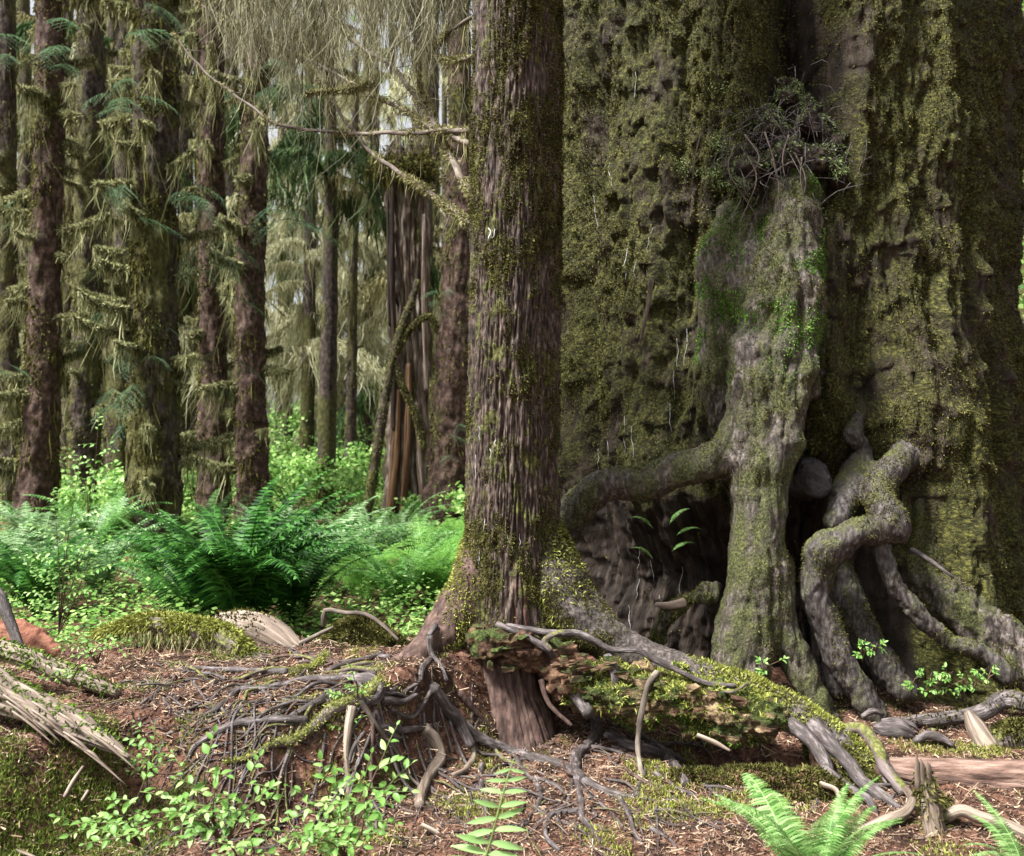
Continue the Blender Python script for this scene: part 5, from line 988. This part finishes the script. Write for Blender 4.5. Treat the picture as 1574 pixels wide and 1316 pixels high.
g = Geo(); P_ = P3(622, 262, 15.9) + rng.normal(size=(5000, 3)) * [.26, .2, .13]; blades(g, P_, np.tile([0, -.3, .8], (5000, 1)), .09, .012, .3, .8); strands(g, P3(624, 270, 15.7) + rng.normal(size=(200, 3)) * [.25, .12, .08], .3, .010); g.build('moss', M['moss_dark'], sn, kind='stuff')
# leaning thin mossy stem
ls = thing('leaning_sapling', P3(558, 815, 11.5), 'thin mossy stem leaning left to right in front of the broken snag', 'sapling')
def mossy_stem(name, pts, rad, parent, n=2500, Y=11.5):
    V, F, tc = tube([P3(x, y, Y) for x, y in pts], [r / FPX * Y for r in rad], seg=10, step=.05, amp=.2, fr=4); o = mk(name, V, F, M['mossy_far_bark'], parent, tc)
    g = Geo(); P, N = sample(V, F, n, None); blades(g, P, N, .022, .005, .6, .8); g.build('moss', M['moss_dark'], o, kind='stuff')
mossy_stem('stem', [(642, 430), (630, 470), (612, 520), (600, 570), (588, 640), (578, 700), (568, 760), (556, 820)], [4, 6, 7, 6, 7, 8, 8, 10], ls, 4000)
mossy_stem('branch', [(606, 560), (622, 600), (640, 640), (652, 690)], [4, 5, 5, 4], ls); mossy_stem('branch', [(610, 540), (634, 500), (660, 485), (670, 500)], [4, 5, 4, 3], ls)


# ------------------------------------------------------------------ dead branches and lichen of the middle tree
BR = [([(265, 48, 6.6), (300, 95, 6.5), (350, 138, 6.4), (420, 188, 6.3), (475, 200, 6.2), (540, 205, 6.1), (600, 204, 5.9), (655, 203, 5.7), (720, 200, 5.35)], 1.6, 4.2),
      ([(285, -10, 7.2), (330, 20, 7.1), (410, 60, 6.9), (480, 95, 6.7), (560, 140, 6.4), (610, 165, 6.1), (655, 190, 5.8), (720, 222, 5.35)], 2, 4.5),
      ([(486, 120, 6.4), (520, 170, 6.3), (560, 222, 6.1), (600, 258, 5.9), (660, 295, 5.65), (725, 345, 5.35)], 2, 5),
      ([(500, -10, 6.6), (540, 60, 6.4), (600, 100, 6.2), (632, 135, 6.0), (668, 190, 5.8), (690, 240, 5.6), (722, 300, 5.35)], 3, 6),
      ([(660, 80, 5.8), (690, 50, 5.6), (725, 28, 5.35)], 1.5, 3), ([(640, 60, 5.9), (680, 92, 5.7), (725, 88, 5.35)], 1.5, 3),
      ([(470, 146, 6.0), (520, 140, 6.0), (560, 130, 6.0), (585, 118, 6.1)], 1.2, 3), ([(640, 90, 6.0), (650, 140, 5.95), (670, 200, 5.85)], 1.4, 3)]
for path, r1, r0 in BR:
    pts = [P3(*p) for p in path]; V, F, tc = tube(pts, [r1 / FPX * 6, r0 / FPX * 5.6], seg=8, step=.03, amp=.2, fr=10, wob=.02); o = mk('dead_branch', V, F, M['twig'], ct, tc, np.full(len(V), .4))
    g = Geo(); P, N = sample(V, F, 5200, lambda P, N: np.clip(2.2 * fbm(P * 4, 3, 5) + .35 * N[:, 2] + .15, 0, 1)); blades(g, P, N, .026, .0035, .2, .7)
    c, _ = spline(pts, [1, 1], .01); k = rng.integers(len(c), size=int(len(c) * .45)); strands(g, c[k], .10 + .22 * np.maximum(0, noise(np.stack([k * .02, k * 0, k * 0], 1), 7)), .0022, 3, .25)
    g.build('moss', M['moss_hang'], o, kind='stuff')
    for j in range(len(c) // 16):                                  # side twigs
        b = c[rng.integers(len(c) * 9 // 10)]; d = rng.normal(size=3) * [1, .4, .8]; d /= np.linalg.norm(d); l = rng.uniform(.08, .3)
        tube_obj('dead_twig', [b, b + d * l * .5 + rng.normal(size=3) * .02, b + d * l + [0, 0, -.03]], [.0035, .0012], M['twig'], ct, seg=4, step=.06, amp=0)
# overhead boughs with long grey lichen curtains
OV = [([(345, -70, 7.0), (430, -50, 6.9), (520, -60, 6.7), (620, -75, 6.2), (720, -60, 5.4)], [(352, 110), (385, 150), (430, 60), (455, 40), (487, 170), (520, 60), (545, 40), (590, 90), (625, 70), (668, 110), (690, 40)]),
      ([(360, -30, 6.2), (470, -20, 6.1), (560, -24, 5.9), (650, -20, 5.6), (720, -30, 5.35)], [(378, 90), (400, 60), (462, 130), (478, 190), (500, 110), (536, 60), (572, 40), (612, 95), (632, 70), (672, 90)])]
for path, cl in OV:
    pts = [P3(*p) for p in path]; o = tube_obj('bough', pts, [.02, .035], M['twig'], ct, seg=8, step=.05); g = Geo(); c, _ = spline(pts, [1, 1], .01); pxs = CX + c[:, 0] / c[:, 1] * FPX
    for px, ln in cl:
        i = int(np.argmin(abs(pxs - px))); Lm = (ln + 60) / FPX * 6.3
        for q in range(5):                                         # drooping twigs carry the lichen
            b = c[int(np.clip(i + rng.normal() * 5, 0, len(c) - 1))] + rng.normal(size=3) * [.02, .08, .01]; l = Lm * rng.uniform(.35, .85); w_ = rng.normal(size=2) * .07
            tw_, _ = spline([b, b + [w_[0], w_[1], -l * .4], b + [w_[0] * 1.3, w_[1] * 1.4, -l * .75], b + [w_[0] * .9, w_[1], -l]], [1, 1], .006)
            geo_tube(g, tw_[::12] if len(tw_) > 30 else tw_[::4], [.004, .0015], rn=.1, seg=4, step=9, amp=0)
            k = rng.integers(len(tw_), size=int(40 + 90 * l)); strands(g, tw_[k] + rng.normal(size=(len(k), 3)) * [.022, .03, .01], .17 * rng.exponential(.8, len(k)) + .03, .0022, 5, .35)
    j = rng.integers(len(c), size=240); strands(g, c[j] + rng.normal(size=(240, 3)) * [.01, .05, .01], .2 * rng.exponential(.8, 240), .0022, 5, .3)
    g.build('hanging_lichen', M['lichen'], o, kind='stuff')

# ------------------------------------------------------------------ conifer boughs and draped moss behind
def spray_mesh(L, seed, m='needles', n=26, needle=.10):
    """drooping flat needle spray along +X"""
    r = np.random.default_rng(seed); g = Geo(); c, _ = spline([(0, 0, 0), (L * .4, 0, .03 * L), (L * .75, 0, -.08 * L), (L, 0, -.28 * L)], [1, 1], L / 30)
    geo_tube(g, c[::4], [.008, .002], rn=.1, seg=4, step=9, amp=0)
    for k in range(n):
        i = int(3 + (len(c) - 4) * k / n); s = 1 if k % 2 else -1; l = L * .42 * (1 - .75 * k / n) * r.uniform(.7, 1.1); d = np.array([.65, s * .75, -.25 + r.normal() * .1]); q0 = c[i]
        m_ = int(l / .012); f = np.arange(m_) / m_; Pn = q0 + d * (l * f)[:, None] + np.array([0, 0, -.25]) * (l * f * f)[:, None]; Pn = np.repeat(Pn, 2, 0)
        N = np.cross(d, [0, 0, 1.]); N = N / np.linalg.norm(N); Ns = np.tile([N, -N], (m_, 1)) + d * .5; 
        Vn = Pn; e = Vn + Ns * .028 + r.normal(size=Vn.shape) * .006; w = np.tile(d * .004, (len(Vn), 1)); w2 = np.tile([0, 0, .0035], (len(Vn), 1))
        V = np.stack([Vn - w, Vn + w + w2, e], 1).reshape(-1, 3); g.add(V, np.arange(len(Vn) * 3).reshape(-1, 3), None, np.repeat(r.random(len(Vn)), 3))
    return g.build('needle_bough', M[m], None, smooth=False, link=False).data
SPR = [spray_mesh(1.1, s) for s in (1, 2, 3)]
def bough(tree, p, az, s, k, dip=0.):
    o = bpy.data.objects.new('needle_bough', SPR[k % 3]); C.objects.link(o); o.parent = tree
    o.matrix_basis = Matrix.Translation(Vector(p) - wloc(tree)) @ Matrix.Rotation(az, 4, 'Z') @ Matrix.Rotation(dip, 4, 'Y') @ Matrix.Scale(s, 4)
for tr, px, py, Y, n, s in (('D', 215, 60, 12, 3, 1.3), ('B', 105, 90, 13, 4, 1.4), ('D', 205, 130, 11.8, 5, 1.2), ('D', 280, 290, 12, 6, 1.1), ('E', 310, 420, 13, 7, 1.2), ('D', 200, 300, 12, 4, 1.1), ('C', 150, 470, 14, 5, 1.2), ('D', 205, 520, 12.3, 4, 1.0), ('F', 410, 130, 13, 5, 1.3), ('C2', 190, 620, 13, 4, 1.1),
                            ('A', 5, 100, 14, 4, 1.4), ('B', 20, 560, 12.5, 2, .9), ('G', 680, 470, 13, 4, .8), ('G', 690, 680, 13.5, 3, .7), ('E', 345, 560, 13, 3, 1), ('F', 440, 330, 15, 6, 1.3), ('A', 60, 320, 14, 4, 1.2)):
    for k in range(n):
        az = rng.uniform(-2.4, .6) if px > 180 else rng.uniform(-2.8, 0); bough(T[tr][0], P3(px + rng.normal() * 14, py + rng.normal() * 26, Y), az, .68 * s * rng.uniform(.5, 1.05), k, rng.uniform(.0, .5))
# draped trees
def drape_mesh(L, seed, beard, dens, w, m):
    r = np.random.default_rng(seed); g = Geo()
    for b in range(5):
        sp = r.uniform(-.5, .5); pts = [(0, 0, 0), (L * .35, sp * .2 * L, -.02), (L * .7, sp * .5 * L, -.22 * L), (L, sp * .9 * L, -.6 * L)]
        geo_tube(g, pts, [.03, .012], rn=.0, seg=4, step=.2, amp=.1); c, _ = spline(pts, [1, 1], .02); k = r.integers(len(c), size=dens)
        strands(g, c[k] + r.normal(size=(dens, 3)) * [.03, .12, .03], r.exponential(.6, dens) * beard * (.3 + 1.5 * np.abs(noise(np.stack([k * .05, k * 0 + b, k * 0], 1), seed))), w, 4, .3)
    return g.build('draped_branch', M[m], None, smooth=False, link=False).data
DR = [drape_mesh(2.0, s, .7, 200, .011, 'drape_far') for s in (1, 2, 3)] + [drape_mesh(2.0, s, .6, 190, .011, 'moss_hang') for s in (4, 5)] + [drape_mesh(2.2, s, .8, 170, .018, 'canopy') for s in (6, 7)]
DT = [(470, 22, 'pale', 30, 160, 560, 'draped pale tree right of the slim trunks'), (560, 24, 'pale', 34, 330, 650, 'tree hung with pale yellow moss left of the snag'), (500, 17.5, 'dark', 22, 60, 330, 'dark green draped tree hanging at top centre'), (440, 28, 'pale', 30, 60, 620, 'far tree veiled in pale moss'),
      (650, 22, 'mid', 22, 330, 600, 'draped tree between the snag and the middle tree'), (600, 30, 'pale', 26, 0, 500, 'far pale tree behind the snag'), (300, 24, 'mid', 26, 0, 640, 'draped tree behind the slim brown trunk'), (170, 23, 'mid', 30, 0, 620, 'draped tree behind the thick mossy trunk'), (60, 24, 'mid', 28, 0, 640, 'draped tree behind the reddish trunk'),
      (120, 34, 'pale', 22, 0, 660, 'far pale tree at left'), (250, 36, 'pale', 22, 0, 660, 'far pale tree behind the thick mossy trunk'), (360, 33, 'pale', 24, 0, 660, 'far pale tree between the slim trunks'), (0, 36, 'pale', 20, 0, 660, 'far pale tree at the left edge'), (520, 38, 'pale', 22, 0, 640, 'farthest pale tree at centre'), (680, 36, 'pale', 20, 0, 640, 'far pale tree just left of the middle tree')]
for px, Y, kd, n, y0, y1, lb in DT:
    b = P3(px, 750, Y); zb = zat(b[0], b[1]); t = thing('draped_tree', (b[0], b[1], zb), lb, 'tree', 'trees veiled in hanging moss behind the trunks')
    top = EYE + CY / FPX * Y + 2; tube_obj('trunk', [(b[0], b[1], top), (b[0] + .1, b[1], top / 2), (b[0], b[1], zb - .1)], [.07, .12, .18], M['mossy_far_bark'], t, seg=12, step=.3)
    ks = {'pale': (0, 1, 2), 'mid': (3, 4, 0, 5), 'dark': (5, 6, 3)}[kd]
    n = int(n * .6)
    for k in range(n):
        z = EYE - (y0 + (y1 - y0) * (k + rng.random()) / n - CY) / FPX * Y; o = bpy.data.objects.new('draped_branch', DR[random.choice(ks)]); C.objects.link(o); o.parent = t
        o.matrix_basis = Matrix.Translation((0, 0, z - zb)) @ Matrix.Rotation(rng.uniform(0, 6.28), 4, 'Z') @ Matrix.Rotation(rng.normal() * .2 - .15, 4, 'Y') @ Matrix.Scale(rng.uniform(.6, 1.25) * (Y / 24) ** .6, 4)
b = P3(1640, 700, 14.); t = thing('leafy_tree', (b[0], b[1], 0), 'bright green leafy tree glimpsed past the right edge of the giant', 'tree'); g = Geo()
for k in range(60): leafcloud(g, np.array([b[0] + rng.normal() * 1.2, b[1] + rng.normal(), rng.uniform(.5, 8)]), (.9, .9, .5), 60, .09)
g.build('foliage', M['leaf_far'], t, smooth=False, kind='stuff'); tube_obj('trunk', [(b[0] + .5, b[1], 9), (b[0] + .4, b[1], 4), (b[0] + .4, b[1], -.1)], [.05, .1, .14], M['mossy_far_bark'], t, seg=12, step=.2)
# far forest mass
g = Geo()
for k in range(110):
    Y = rng.uniform(46, 66); px = rng.uniform(-500, 2100); z = rng.uniform(0, 26); leafcloud(g, np.array([(px - CX) / FPX * Y, Y, z]), (2.6, 2.0, 1.7), 60, .26, .5)
tag(g.build('far_forest', M['far_leaves'], smooth=False, kind='stuff'), 'far green forest closing off the view between the trunks', 'forest')
g = Geo()
for k in range(150):
    Y = rng.uniform(26, 44); px = rng.uniform(-200, 900); leafcloud(g, np.array([(px - CX) / FPX * Y, Y, rng.uniform(.3, 2.0)]), (1.5, 1.2, .7), 120, .12, .6)
tag(g.build('far_undergrowth', M['leaf_far'], smooth=False, kind='stuff'), 'bright far undergrowth below the draped trees', 'undergrowth')
print('objects', len(bpy.data.objects), 'tris', sum(len(m.polygons) * 2 for m in bpy.data.meshes))
